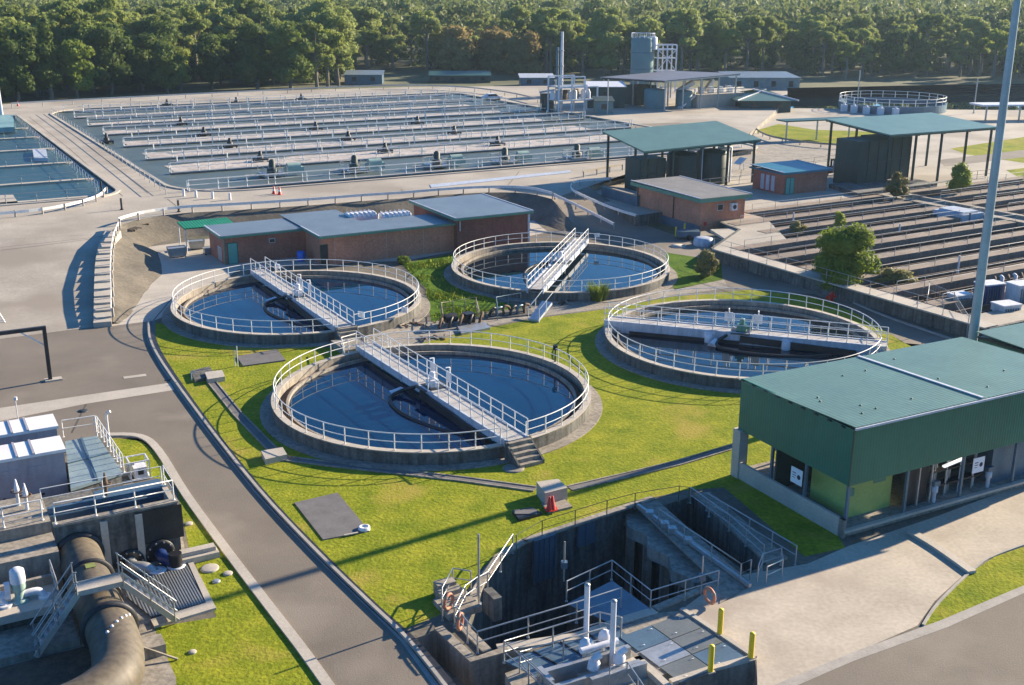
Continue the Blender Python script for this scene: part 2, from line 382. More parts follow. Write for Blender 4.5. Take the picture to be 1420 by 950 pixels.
# ============================================================ THE SETTING
ZT = 2.0      # level of the upper terrace with the aeration basins
ZR = 1.2      # level of the ground behind the filter beds
U29 = V(cos(R(29)), sin(R(29)), 0); W29 = V(-sin(R(29)), cos(R(29)), 0)
TANKS = {1: (V(-5.13, 69.19, 0), -58.5), 2: (V(-17.88, 91.56, 0), -59.8), 3: (V(4.52, 104.23, 0), -104.2), 4: (V(17.3, 81.9, 0), -18.0)}
PIT = gs([(676,905),(640,870),(655,836),(668,805),(692,774),(728,752),(884,699),(998,806),(905,846),(862,858),(800,880)])
PENIN = gs([(786,838),(849,806),(903,846),(862,872)])        # platform that runs back into the pit
LOW = gs([(606,874),(656,918),(704,903),(800,905),(958,926),(1047,917),(1060,1000),(1060,1100),(650,1100),(578,886)])
CHAN = gs([(912,703),(962,688),(1064,782),(1036,795)])
BIG = 4000
sheet('ground', [(-BIG,-300),(BIG,-300),(BIG,BIG*1.6),(-BIG,BIG*1.6)], 0, M_dry, [PIT, CHAN, LOW])
# --- bare ground and yards round the works
sheet('yard', gs([(-700,560),(-300,420),(150,330),(300,330),(560,300),(760,300),(1015,345),(1290,444),(1700,600),(1700,1300),(-700,1300)]), .004, M_earth,
      [PIT, CHAN, LOW])
main_grass = gs([(213,447),(216,472),(234,508),(290,588),(362,680),(440,763),(520,842),(560,873),(612,852),(650,815),(668,788),(700,762),(728,747),(884,695),(950,680),(1004,676),(1116,772),(1172,760),(1160,740),(1030,655),(1300,560),(1300,480),(1255,476),(1190,436),(1130,412),(1040,402),(930,412),(845,428),(742,442),(640,462),(560,482),(470,484),(380,474),(300,462)])
sheet('lawn', main_grass, .008, M_grass)
sheet('lawn', gs([(556,366),(628,352),(640,398),(700,420),(748,432),(690,440),(600,456),(590,400)]), .008, M_grass2, label='rank bright green grass between the round tanks')
sheet('lawn', gs([(922,350),(1000,362),(1002,388),(935,402)]), .012, M_grass2)
sheet('lawn', gs([(1182,402),(1246,398),(1305,432),(1262,437)]), .008, M_grass)
sheet('lawn', gs([(1276,868),(1300,836),(1346,794),(1380,772),(1480,738),(1480,790),(1420,812),(1310,864)]), .012, M_grass)
sheet('lawn', gs([(150,608),(196,608),(222,628),(262,690),(318,768),(372,840),(418,900),(455,960),(240,960),(215,870),(300,856),(262,760),(244,670),(180,655)]), .008, M_grass)
# --- concrete and asphalt
sheet('concrete_yard', gs([(140,454),(213,445),(262,425),(330,374),(430,366),(560,362),(645,346),(760,322),(740,306),(300,330),(186,345)]), .012, M_concw)
road_left = gs([(-500,520),(0,470),(130,453),(205,445),(208,472),(226,508),(282,590),(354,682),(432,765),(512,844),(560,890),(612,960),(460,960),(418,903),(368,838),(312,764),(256,688),(218,630),(196,612),(150,606),(0,640),(-500,760)])
sheet('asphalt_road', road_left, .008, M_asph)
sheet('concrete_band', gs([(-300,622),(0,566),(120,548),(236,531),(242,541),(120,560),(0,584),(-300,646)]), .013, M_concw)
sheet('asphalt_road', gs([(780,312),(850,300),(895,312),(1015,354),(1150,404),(1232,438),(1330,472),(1500,528),(1500,640),(1320,560),(1290,492),(1250,474),(1196,434),(1130,408),(1010,399),(985,388),(930,352),(880,330)]), .008, M_asph)
sheet('concrete_path', gs([(1004,388),(1010,400),(930,410),(845,427),(742,440),(640,461),(560,482),(470,486),(440,470),(560,452),(640,440),(740,425),(850,410),(940,400)]), .012, M_conc)
sheet('concrete_yard', gs([(1004,802),(1120,782),(1178,757),(1300,716),(1500,640),(1600,700),(1480,736),(1376,770),(1340,794),(1296,834),(1272,868),(1180,908),(1066,956),(1052,990),(1049,916),(945,846)]), .012, M_yard, label='pale concrete driveway in front of the green pump building')
sheet('asphalt_road', gs([(1066,958),(1180,912),(1312,870),(1420,822),(1600,740),(1600,1100),(1000,1100)]), .010, M_asph)
sheet('concrete_gutter', gs([(1060,956),(1180,906),(1306,860),(1420,812),(1600,736),(1600,746),(1420,823),(1312,871),(1184,917),(1066,968)]), .018, M_kerb)
# expansion joints and tyre marks
def line(name, pts, w_, z, mt, lift=.004):
    mb = MB(); mb.strip(pts, w_, z, z+lift); return structure(name, mb, mt)
# kerbs along the main road
def kerb(pts, w_=.16, h=.13, mt=None, z=0.0):
    mb = MB(); mb.strip(smooth([p.xy.to_3d() for p in gs(pts)], 4), w_, z, z+h); structure('kerb', mb, mt or M_kerb)
kerb([(207,444),(208,470),(226,506),(285,588),(358,680),(436,764),(516,842),(566,890),(622,960)], .16, .16)
sheet('gutter', [p for p in gs([(203,447),(204,472),(222,509),(280,590),(352,682),(430,766),(510,844),(556,890),(606,960),(616,960),(562,890),(513,843),(433,765),(355,681),(283,589),(224,507),(206,471),(206,447)])], .018, M_kerb)
mbk = MB(); pth = smooth([p.xy.to_3d() for p in gs([(212,446),(213,471),(231,507),(288,589),(361,681),(439,764),(519,842),(572,890),(632,960)])], 4)
mbk.strip(pth, .42, 0, .03); structure('drain_strip', mbk, M_dark)
kerb([(150,604),(194,606),(220,626),(258,687),(314,764),(370,838),(420,903),(462,962)], .45, .10, M_concw)
kerb([(1015,358),(1150,407),(1232,441),(1330,475)], .18, .14)
kerb([(1262,739),(1300,762),(1348,796)], .45, .16, M_concw)
kerb([(1280,868),(1302,836),(1348,792),(1382,770),(1480,736)], .12, .08)
# concrete drain strips across the lawn (paired kerbs)
for pts in ([(292,528),(330,575),(382,628)], [(392,636),(470,646),(560,656),(640,665),(742,679)], [(790,678),(860,662),(940,643),(1024,618)]):
    mb = MB(); P = [p.xy.to_3d() for p in gs(pts)]; mb.strip(P, .62, 0, .035); structure('drain_channel', mb, M_slab)
    for s in (-.27, .27):
        q = []
        for i, p in enumerate(P):
            d = (P[min(i+1, len(P)-1)]-P[max(i-1, 0)]).normalized(); q.append(p+V(-d.y, d.x, 0)*s)
        mb = MB(); mb.strip(q, .09, 0, .08); structure('drain_channel', mb, M_conc)

# --- upper terrace
edge_px = [(150,324),(165,313),(200,303),(250,296),(300,293),(350,290),(440,284),(500,279),(560,275),(620,270),(680,267),(730,268),(765,276)]
edge = smooth(gs(edge_px, ZT), 3)
A28 = R(29.5)
UB = V(cos(A28), sin(A28), 0); WB = V(-sin(A28), cos(A28), 0)
def bs(u, v, z=0.0): return UB*u + WB*v + V(0,0,z)
def tobs(p): return p.dot(UB), p.dot(WB)
b0 = tobs(g(236,273,ZT)); b1 = tobs(g(72,153,ZT)); u0 = (b0[0]+b1[0])/2; v0 = b0[1]; v1 = b1[1]
b2 = tobs(g(848,228,ZT)); b3 = tobs(g(622,128,ZT)); u1 = max(b2[0], b3[0])+1
def rrect(u0, v0, u1, v1, rs, n=7):
    out = []
    for (cu, cv, a0), r_ in zip([(u0,v0,180),(u1,v0,270),(u1,v1,0),(u0,v1,90)], rs):
        sx = 1 if cu == u0 else -1; sy = 1 if cv == v0 else -1
        for k in range(n+1):
            a = R(a0+90*k/n); out.append(bs(cu+sx*r_+r_*cos(a), cv+sy*r_+r_*sin(a)))
    return out
basin = rrect(u0, v0, u1, v1, (9, 4, 4, 9))
uL1 = u0-5.8; vL0 = v0+3; uL0 = uL1-60
lbasin = rrect(uL0, vL0, uL1, v1-6, (3, 5, 3, 3))
terr = [g(-500,350,ZT), g(0,332,ZT), g(110,326,ZT)] + edge + [g(815,259,ZT), g(1040,185,ZT), g(1080,150,ZT), g(1045,123,ZT), g(760,119,ZT), g(560,121,ZT), g(330,127,ZT), g(15,144,ZT), g(-500,178,ZT)]
sheet('terrace', terr, ZT, M_road, [basin, lbasin])
# ramp up from the lower road
def quadmesh(name, a, b, mt, n=8):
    mb = MB(); vs = []; fs = []
    for i in range(n+1):
        t_ = i/n; vs += [p.lerp(q, t_) for p, q in zip(a, b)]
    k = len(a)
    for i in range(n):
        for j in range(k-1): fs.append((i*k+j, i*k+j+1, (i+1)*k+j+1, (i+1)*k+j))
    mb.add(vs, fs); return structure(name, mb, mt)
quadmesh('ramp', [g(-500,520,.014), g(0,470,.014), g(132,453,.014)], [g(-500,350,ZT), g(0,332,ZT), g(150,324,ZT)], M_road)
quadmesh('ramp', [g(800,316,.014), g(845,313,.014), g(900,312,.014)], [g(765,276,ZT), g(788,268,ZT), g(815,259,ZT)], M_asph)
def skirt(name, pts, mt, z=-.05):
    mb = MB()
    for a, b in zip(pts[:-1], pts[1:]): mb.add([a, b, V(b.x,b.y,z), V(a.x,a.y,z)], [(0,1,2,3)])
    structure(name, mb, mt)
skirt('retaining_wall', [g(765,276,ZT)-V(0,0,.002), g(800,316,.012)], M_conc); skirt('retaining_wall', [g(815,259,ZT)-V(0,0,.002), g(900,312,.012)], M_conc)
skirt('retaining_wall', [g(815,259,ZT)-V(0,0,.002), g(1040,185,ZT), g(1080,150,ZT), g(1045,123,ZT)], M_conc)
# embankment between the terrace edge and the yard
toe = []; P = [Vector(p) for p in edge]
for i, p in enumerate(P):
    d = (P[min(i+1, len(P)-1)]-P[max(i-1, 0)]).normalized(); toe.append(V(p.x+d.y*3.4, p.y-d.x*3.4, -.02))
# side of the ramp: from the stepped verge down to the yard
side_top = [g(156,446,.25), g(156,420,.7), g(156,390,1.1), g(155,360,1.6), g(156,338,1.9)]
side_toe = [g(176,447,-.02), g(186,430,-.02), g(200,410,-.02), g(214,392,-.02), g(226,378,-.02)]
def bank(top, toe, n=6):
    mb = MB(); vs = []; fs = []; k = len(top)
    for i in range(n+1):
        for p, q in zip(top, toe):
            c = p.lerp(q, i/n)
            if 0 < i < n: c = c + V(0,0,.22*noise.noise(c*.5)+.1*noise.noise(c*1.7))
            vs.append(c)
    for i in range(n):
        for j in range(k-1): fs.append((i*k+j, (i+1)*k+j, (i+1)*k+j+1, i*k+j+1))
    mb.add(vs, fs, True); structure('embankment', mb, M_earth)
bank(smooth(side_top+[P[1]], 3), smooth(side_toe+[toe[1]+V(1.5,-1,0)], 3)); bank(P[1:]+[g(765,276,ZT), g(785,295,1.0), g(800,316,.02)], toe[1:]+[toe[-1]+V(1.2,-.6,0), g(780,322,-.02), g(799,318,-.02)])
# stepped precast verge beside the ramp
top = smooth([g(142,447,.42), g(142,420,.86), g(142,390,1.3), g(143,360,1.75), g(148,335,2.2), g(158,320,2.3)], 3)
mb = MB()
for i in range(len(top)-1):
    a, b = top[i], top[i+1]; d = (b-a).normalized(); a = a+d*.05; b = b-d*.03; a.z -= .9; b.z = a.z
    mb.bar(a, b, 1.35, 1.8)
structure('stepped_verge', mb, M_concw)
M_joint = mat('joint_seal', (.10,.085,.07), .9)
for pts, z in (([(0,343),(60,337),(150,327)], ZT+.01), ([(60,158),(120,200),(205,268)], ZT+.004), ([(40,162),(96,206),(170,272)], ZT+.004), ([(250,290),(232,276)], ZT+.004), ([(560,268),(556,262)], ZT+.004), ([(700,262),(720,238)], ZT+.004), ([(120,560),(100,600)], .018), ([(300,395),(240,412),(213,444)], .018)):
    line('joint', [p.xy.to_3d() for p in gs(pts, z)], .09, z, M_joint, .003)
# --- ground behind the filter beds
A31 = R(31); UF = V(cos(A31), sin(A31), 0); WF = V(-sin(A31), cos(A31), 0)
def fs_(u, v, z=0.0): return UF*u + WF*v + V(0,0,z)
FB_V0, FB_N, FB_P = 55.2, 9, 4.72; FB_V1 = FB_V0+FB_N*FB_P
fhole = [fs_(75.2, FB_V0), fs_(158, FB_V0), fs_(158, FB_V1), fs_(89, FB_V1), fs_(89, FB_V0+8*FB_P), fs_(83, FB_V0+6*FB_P), fs_(75.2, FB_V0+6*FB_P)]
zr = [g(806,270,ZR), g(884,299,ZR), g(965,288,ZR), g(1004,310,ZR), g(1026,318,ZR), fs_(73.6, FB_V0+6*FB_P+.6), fs_(73.6, FB_V0-3), fs_(260, FB_V0-3), fs_(420, 240), g(1700,126,ZR), g(1420,126,ZR), g(1050,126,ZR), g(960,160,ZR)]
sheet('terrace', zr, ZR, M_road, [fhole])
mb = MB(); 
for a, b in zip(zr[:7], zr[1:8]): mb.bar(a.xy.to_3d()+V(0,0,.6), b.xy.to_3d()+V(0,0,.6), .3, 1.22)
structure('retaining_wall', mb, M_concd)  # dark concrete colour stands for the shade on this wall face
sheet('filter_floor', fhole, .06, M_brownd)
# far lawns and roads at ZR
sheet('lawn', gs([(1044,182),(1080,172),(1130,180),(1190,182),(1240,186),(1240,200),(1180,204),(1100,196)], ZR), ZR+.004, M_grass)
sheet('lawn', gs([(1318,206),(1420,190),(1600,170),(1600,205),(1420,226),(1340,214)], ZR), ZR+.004, M_grass)
sheet('lawn', gs([(1395,236),(1600,212),(1600,236),(1420,250)], ZR), ZR+.004, M_grass)
sheet('asphalt_road', gs([(1300,222),(1420,208),(1600,190),(1600,198),(1420,218),(1310,231)], ZR), ZR+.008, M_asph)
sheet('asphalt_road', gs([(1000,160),(1048,158),(1062,172),(1044,186),(1020,195),(1040,178),(1030,166)], ZR), ZR+.008, M_asph)
sheet('asphalt_road', gs([(872,172),(940,170),(1010,176),(930,196),(890,204)], ZT), ZT+.006, M_asph)  # dark sheet: asphalt that also stands in for the canopy's shade
sheet('asphalt_road', gs([(1060,196),(1180,207),(1240,206),(1240,214),(1120,226),(1040,232),(1010,226)], ZR), ZR+.008, M_conc)
# pond bank beyond the works, its shade put into the dark colour
M_pond = mat('shaded_pond_bank', (.012,.025,.028), .9, spec=.05, var=.3, scale=.1, fine=1)
sheet('water', gs([(1096,150),(1200,151),(1320,152),(1460,153),(1700,158),(1700,131),(1460,129),(1320,128),(1200,128),(1092,130)], ZR), ZR+.012, M_water3)
mb = MB(); ba = gs([(1092,131),(1200,129),(1320,129),(1460,130),(1700,132)], ZR); bb = gs([(1092,122),(1200,120),(1320,117),(1460,116),(1700,118)], 3.4)
quadmesh('embankment', [p for p in ba], [p for p in bb], M_pond, 4)
# low hills far away
for (hx, hy, rx, ry, hz) in ((-900,2300,1500,500,50),(500,2500,1400,500,56),(1700,2300,1300,450,48)):
    mb = MB(); n = 28; vs = []; fs = []
    for i in range(n+1):
        for j in range(n+1):
            a, b = i/n*2-1, j/n*2-1; h = hz*max(0, 1-a*a)*max(0, 1-b*b)
            p = V(hx+a*rx, hy+b*ry, -1); p.z += h*(1+.3*noise.noise(p*.002)); vs.append(p)
    for i in range(n):
        for j in range(n): fs.append((i*(n+1)+j, (i+1)*(n+1)+j, (i+1)*(n+1)+j+1, i*(n+1)+j+1))
    mb.add(vs, fs, True); structure('hills', mb, M_leafd)

# ============================================================ ROUND CLARIFIER TANKS
RIM = 0.8; WL = 0.30; RT_ = 10.05
tank_label = {1: 'round concrete settling tank nearest the camera, deep blue water, steps at its front',
              2: 'round concrete settling tank on the left, in front of the long brick building',
              3: 'round concrete settling tank at the back, its bridge running towards the camera',
              4: 'round concrete settling tank on the right, partly hidden by the green roof'}
rail_label = {1: 'white ring railing around the nearest round tank', 2: 'white ring railing around the left round tank before the brick building',
              3: 'white ring railing around the rearmost round tank', 4: 'white ring railing around the right-hand round tank by the green roof'}
br_label = {1: 'white footbridge with railings across the nearest round tank', 2: 'white footbridge across the left round tank before the brick building',
            3: 'white footbridge across the rearmost round tank, leading towards the camera', 4: 'white footbridge with deep pale girder across the right-hand round tank'}
M_white2 = mat('bridge_girder_paint', (.52,.56,.62), .5, var=.12, streak=.2)
M_deck = add_lines(mat('bridge_deck', (.42,.40,.38), .8, var=.15), 'Y', 1.2, .25, 'line', .01)
def sub_rail(t, path, h=1.05, sp=1.5, mt=None, mids=(.52,), r=.032, rot=None):
    mt = mt or M_rail; path = [Vector(p) for p in path]; mb = MB()
    for k in (1.0,)+tuple(mids): mb.tube([p+V(0,0,h*k) for p in path], r if k == 1 else r*.8, 6)
    o = t.part('railing', mb, mt); me = post_mesh(h, .034, mt)
    for p in along(path, sp): link('post', me, o, loc=p)
    return o
for k, (c, ang) in TANKS.items():
    t = T('settling_tank', tank_label[k], 'tank', c)
    mb = MB(); mb.ring((0,0), 9.86, 10.22, -.3, RIM); t.part('outer_wall', mb, M_conc)
    mb = MB(); mb.ring((0,0), 10.22, 10.25, -.1, RIM-.08); t.part('shaded_stained_skin', mb, M_concd)  # thin dark skin: stain and the wall's shade put into one colour
    mb = MB(); mb.ring((0,0), 9.84, 10.26, RIM, RIM+.03); t.part('coping', mb, M_concw)
    mb = MB(); mb.ring((0,0), 9.18, 9.34, -.3, RIM-.28); t.part('weir_wall', mb, M_conc)
    mb = MB(); mb.ring((0,0), 9.34, 9.86, -.3, .24); t.part('launder_floor', mb, M_rust)
    mb = MB(); n = 240
    for i in range(n):     # v-notch weir plate
        a = 2*pi*i/n; a2 = 2*pi*(i+1)/n; am = (a+a2)/2
        mb.add([(9.36*cos(a),9.36*sin(a),.36),(9.36*cos(a2),9.36*sin(a2),.36),(9.36*cos(a2),9.36*sin(a2),.56),(9.36*cos(am),9.36*sin(am),.50),(9.36*cos(a),9.36*sin(a),.56)], [(0,1,2,3,4)])
    t.part('weir_plate', mb, M_rust)
    mb = MB(); mb.ring((0,0), 10.25, 11.0, -.1, .06); t.part('apron', mb, M_conc)
    mw = MB(); mw.ring((c.x, c.y), .02, 9.2, WL-.25, WL); structure('water', mw, M_water if k in (1, 2) else M_water3)
    # ring railing with gaps where the bridge lands
    a0 = R(ang); gap = .085
    path = [c+V(RT_*cos(a0+gap+i*(2*pi-2*gap)/120), RT_*sin(a0+gap+i*(2*pi-2*gap)/120), RIM) for i in range(121)]
    railing(rail_label[k], path, 1.05, 1.52, corners=False)
    # bridge
    b = T('footbridge', br_label[k], 'bridge', c+V(0,0,0), ang)
    Lh = 10.45; zd = RIM+.32; gd = .42 if k != 4 else .95
    mb = MB(); mb.box(-Lh, Lh, -.6, .6, zd-.06, zd); b.part('deck', mb, M_deck)
    for s in (-1, 1):
        mb = MB(); mb.box(-Lh, Lh, s*.68-.07, s*.68+.07, zd-gd, zd+.06)
        for x in range(-9, 10, 3): mb.box(x-.05, x+.05, s*.78-.03, s*.78+.03, zd-gd-.02, zd+.02)
        b.part('girder', mb, M_white2)
        x1 = .9
        sub_rail(b, [(-Lh, s*.68, zd+.06), (Lh, s*.68, zd+.06)], 1.05, 1.35)
    mb = MB(); mb.lathe([(.5,-1.5),(.5,zd-.15),(.3,zd-.06)], n=20); mb.box(-.7,.7,-1.0,1.0,zd-.02,zd+.04)
    b.part('centre_column', mb, M_dark)
    mb = MB(); mb.box(-.35,.35,-.3,.3,zd+.04,zd+.5); mb.lathe([(.2,zd+.5),(.2,zd+.95),(.12,zd+1.0)], n=14); mb.tube([(.35,0,zd+.3),(.75,0,zd+.3)], .12, 10)
    b.part('drive_motor', mb, M_green if k == 4 else M_white)
    for x in (-1.1, 1.1):
        mb = MB(); mb.tube([(x,.68,zd),(x,.68,zd+1.5),(x,.4,zd+1.5)], .05); mb.box(x-.3,x+.3,.60,.66,zd+.5,zd+1.2); b.part('gate_frame', mb, M_white)
    # scraper: curved skimming arm, rake truss and float
    mb = MB(); mb.tube(smooth([(-1.0,-.7,.9),(-1.6,-1.6,.55),(-1.0,-2.6,.4),(1.5,-3.0,.36),(4.4,-2.4,.3),(6.6,-1.4,.3)], 5), .12, 8)
    mb.bar((0,-.9,.75), (8.4,-.9,.45), .12, .5); mb.bar((0,-.9,.4), (-8.4,-.9,.35), .12, .35)
    for x in range(1, 8, 2): mb.bar((x,-.9,.8), (x,-.5,-.2), .06)
    b.part('scraper_arm', mb, M_dark)
    mb = MB(); mb.lathe([(.34,0),(.28,.15),(.16,.75),(.05,.85)], (-1.9,-2.0,.30), 12, axis=(.3,1,.6)); b.part('float', mb, M_white)
    if k == 4:
        for x in (-2.3, 3.4):
            mb = MB(); mb.lathe([(.28,0),(.32,.1),(.32,.7),(.2,.85)], (x,-.95,zd-1.0), 14); mb.box(x-.4,x+.4,-.86,-.76,zd-1.05,zd-.1); b.part('scum_box', mb, M_white)
# instrument on the far rail of the nearest tank
def instrument(px, py, label):
    p = g(px, py, RIM+.9); q = T('rail_instrument', label, 'instrument', p)
    mb = MB(); mb.box(-.16,.16,-.1,.1,0,.34); mb.box(-.05,.05,-.05,.05,-.9,0); q.part('case', mb, M_dark)
    mb = MB(); mb.lathe([(.1,0),(.1,.12)], (0,-.1,.15), 10, axis=(0,-1,0)); q.part('lens', mb, M_glass)
instrument(770, 485, 'small dark instrument box on the far railing of the nearest round tank')
# small signs on railings
def rail_sign(px, py, z, label, w_=.55, h=.4, ang=-30):
    p = g(px, py, z); q = T('notice_board', label, 'sign', p, ang); mb = MB(); mb.box(-w_/2,w_/2,-.02,.02,0,h); q.part('board', mb, M_sign)
    mb = MB()
    for i in range(3): mb.box(-w_*.35, w_*(.3-.12*i), -.026,-.021, h*(.22+.22*i), h*(.27+.22*i))
    q.part('lettering', mb, M_ink)
rail_sign(385, 372, RIM+.75, 'small white notice at the far end of the left tank footbridge', .5, .4)
rail_sign(501, 440, RIM+.7, 'white notice on the railing at the near end of the left tank footbridge', .6, .45)
rail_sign(828, 329, RIM+.75, 'small white notice on the railing behind the rearmost tank bridge', .5, .4, 0)
rail_sign(561, 434, RIM+.3, 'small grey-white box on the right railing of the left round tank', .5, .5, -20)
# concrete steps at the bridge ends
def steps(label, c, ang, n=5, w_=1.5, drop=RIM+.3, run=.30):
    t = T('concrete_steps', label, 'steps', c, ang); mb = MB()
    for i in range(n): mb.box(i*run, (i+1)*run, -w_/2, w_/2, 0 if i else 0, drop*(n-i)/(n+.0)-.0 if i else drop)
    t.part('flight', mb, M_conc)
    for s in (-1, 1):
        mb = MB(); mb.add([(-.02,s*(w_/2+.06)-.06,0),(n*run,s*(w_/2+.06)-.06,0),(n*run,s*(w_/2+.06)-.06,.25),(-.02,s*(w_/2+.06)-.06,drop+.08),
                           (-.02,s*(w_/2+.06)+.06,0),(n*run,s*(w_/2+.06)+.06,0),(n*run,s*(w_/2+.06)+.06,.25),(-.02,s*(w_/2+.06)+.06,drop+.08)],
                          [(0,1,2,3),(7,6,5,4),(0,4,5,1),(1,5,6,2),(2,6,7,3),(3,7,4,0)]); t.part('side_wall', mb, M_concd)
for k, lb in ((1, 'dark concrete steps down from the footbridge of the nearest round tank'), (2, 'concrete steps between the left tank footbridge and the nearest tank')):
    c, ang = TANKS[k]; d = V(cos(R(ang)), sin(R(ang)), 0); steps(lb, c+d*10.5, ang)
# ============================================================ THE SUNKEN PIT IN FRONT
def pit_walls(poly, zb, name, mt, zt=0.0):
    mb = MB(); n = len(poly)
    for i in range(n):
        a, b = poly[i], poly[(i+1) % n]; mb.add([(a.x,a.y,zt),(b.x,b.y,zt),(b.x,b.y,zb),(a.x,a.y,zb)], [(0,1,2,3)])
    structure(name, mb, mt)
pit_walls(PIT, -5.5, 'pit_wall', M_concd); sheet('pit_floor', PIT, -5.4, M_brownd)
pit_walls(CHAN, -3.2, 'pit_wall', M_concd); sheet('pit_floor', CHAN, -3.1, M_brownd)
pit_walls(LOW, -1.5, 'retaining_wall', M_conc); sheet('lower_yard', LOW, -1.45, M_conc)
sheet('walkway', PENIN, .03, M_bluep); pit_walls(PENIN, -5.4, 'pit_wall', M_concd)  # concrete top coloured blue-grey to carry its shade
mb = MB(); mb.prism([(p.x, p.y) for p in PENIN], -5.4, .02); structure('pit_platform', mb, M_concd)
# sloping concrete ledge on piers along the right side of the pit
a, b = g(884,699,-.5), g(998,806,-.5); d = (b-a).normalized(); nrm = V(d.y, -d.x, 0)
if (g(780,800)-a).dot(nrm) < 0: nrm = -nrm
mb = MB(); q = [a, b]; L_ = (b-a).length
prof = []
for i in range(25):
    s_ = L_*i/24; prof.append(a+d*s_+nrm*(1.5+.22*math.cos(s_*2.6)))
mb.prism([(p.x, p.y) for p in [a]+prof+[b]], -1.0, -.35); structure('pit_ledge', mb, M_conc)
for f in (.15, .38, .6, .82):
    c0 = a+d*L_*f+nrm*1.0; mb = MB(); mb.box(c0.x-.22,c0.x+.22,c0.y-.22,c0.y+.22,-5.4,-1.0); structure('pit_pier', mb, M_conc)
# raised coping round the pit
for pts in ([(726,752),(884,699),(906,692)], [(728,751),(692,773),(668,804),(655,836),(640,869),(676,905)], [(908,846),(998,808),(884,700)], [(608,872),(656,917),(704,902)]):
    mb = MB(); mb.strip([p for p in gs(pts)], .42, 0, .10); structure('coping', mb, M_conc)
mb = MB(); mb.strip([p for p in gs([(690,900),(800,884),(862,862),(908,848)])], .5, 0, .08); structure('coping', mb, M_concw)
sheet('walkway', gs([(884,700),(908,692),(1044,812),(998,838),(1000,806)]), .05, M_conc)
mb = MB(); P = gs([(962,688),(984,684),(1092,776),(1064,784)]); mb.prism([(p.x,p.y) for p in P], 0, .12); structure('coping', mb, M_conc)
# blue-grey sluice panels on the pit wall
def slab_thing(name, label, cat, px, py, ang, w_, d_, h_, mt, z=0.0, extra=None):
    t = T(name, label, cat, g(px, py, z), ang); mb = MB(); mb.box(-w_/2, w_/2, -d_/2, d_/2, 0, h_); t.part('slab', mb, mt)
    return t
wa, wb = g(728,752), g(884,699); wd = (wb-wa).normalized(); wang = math.degrees(atan2(wd.y, wd.x))
t = T('sluice_gate', 'tall blue-grey sluice panel hanging on the back wall of the sunken pit', 'gate', wa+wd*.35-V(-wd.y, wd.x, 0)*.12, wang)
mb = MB(); mb.box(0, 1.35, -.12, .02, -2.3, .06); t.part('panel', mb, M_bluep)
mb = MB(); [mb.box(x, x+.06, -.2, -.12, -2.3, .06) for x in (0,.32,.64,.96,1.29)]; mb.box(0,1.35,-.2,-.12,0,.08); t.part('rib', mb, M_bluep)
t = T('sluice_gate', 'shaded blue-grey panel on the pit back wall, further right', 'gate', wa+wd*3.2-V(-wd.y, wd.x, 0)*.1, wang)
mb = MB(); mb.box(0, 1.1, -.1, .02, -1.2, -.05); t.part('panel', mb, M_bluep); mb = MB(); mb.box(.5,.56,-.16,-.1,-1.2,0); t.part('rib', mb, M_bluep)
# steel beam with brackets along the ledge
t = T('steel_beam', 'long steel beam with brackets beside the shaded channel', 'beam', g(884,703,.1)); a = g(884,703,.1); b = g(1040,815,.1)
mb = MB(); mb.bar(V(0,0,.1), b-a+V(0,0,.1), .16, .18); t.part('beam', mb, M_galv)
for f in (.12, .27, .34, .48):
    p = (b-a)*f; mb = MB(); mb.box(p.x-.2,p.x+.2,p.y-.2,p.y+.2,0,.26); t.part('bracket', mb, M_galv)
# railings of the pit
def prail(label, pts, z=1.0, h=1.0, sp=2.0, mt=None, **k):
    return railing(label, [g(x, y, z)-V(0,0,h-.0) for x, y in pts], h, sp, mt or M_galv, **k)
prail('grey railing on the ledge right of the sunken pit', [(914,706),(1028,782),(1042,776)], sp=1.9)
prail('long grey railing between the shaded channel and the green pump building', [(981,684),(1105,757)], sp=1.75)
prail('dark railing round the platform that reaches into the sunken pit', [(786,806),(849,777),(903,819),(997,791)], 1.0, sp=1.9)
prail('grey railing along the front edge of the sunken pit', [(630,838),(648,862),(662,876),(800,835),(862,815)], 1.0, sp=2.3)
prail('outer grey handrail of the front walkway before the pit', [(770,952),(699,889),(832,849),(862,856)], 1.0, sp=2.1)
prail('inner grey handrail of the front walkway before the pit', [(782,962),(721,904),(840,870)], 1.0, sp=2.1)
prail('short grey railing on the landing left of the pit', [(613,832),(613,815),(628,788),(653,792)], 1.0, sp=1.3)
prail('pale sloping handrail up the left side of the sunken pit', [(664,800),(676,793),(711,741)], 1.0, sp=1.9)
prail('grey rail beside the lifebuoys at the left corner of the pit', [(630,842),(645,812),(662,800)], 1.0, sp=1.3)
prail('shaded railing at the lower end of the channel stairs', [(1052,784),(1058,768),(1084,760),(1086,776),(1064,786)], .9, .9, sp=1.0)
prail('shaded railing along the middle of the channel by the pit', [(958,676),(1012,714),(1060,756)], .9, .9, sp=1.6)
prail('front grey handrail right of the machinery at the picture bottom', [(900,962),(870,918),(846,926)], 1.0, sp=1.4)
M_wire = mat('dull_green_wire', (.07,.09,.06), .6, var=.2)
railing('thin dull wire fence in the grass behind the sunken pit', [g(x,y,.9)-V(0,0,.9) for x, y in ((716,742),(752,722),(842,694),(881,684),(942,674),(956,676))], .9, 2.3, M_wire, r=.016, pr=.025, cat='fence', name='wire_fence')
t = T('tall_pole', 'tall thin grey pole at the left corner of the sunken pit', 'pole', g(664,838)); mb = MB(); mb.tube([(0,0,0),(0,0,3.4)], .05, 8); t.part('pole', mb, M_galv); mb = MB(); mb.box(-.12,.12,-.12,.12,0,.04); t.part('base_plate', mb, M_galv)
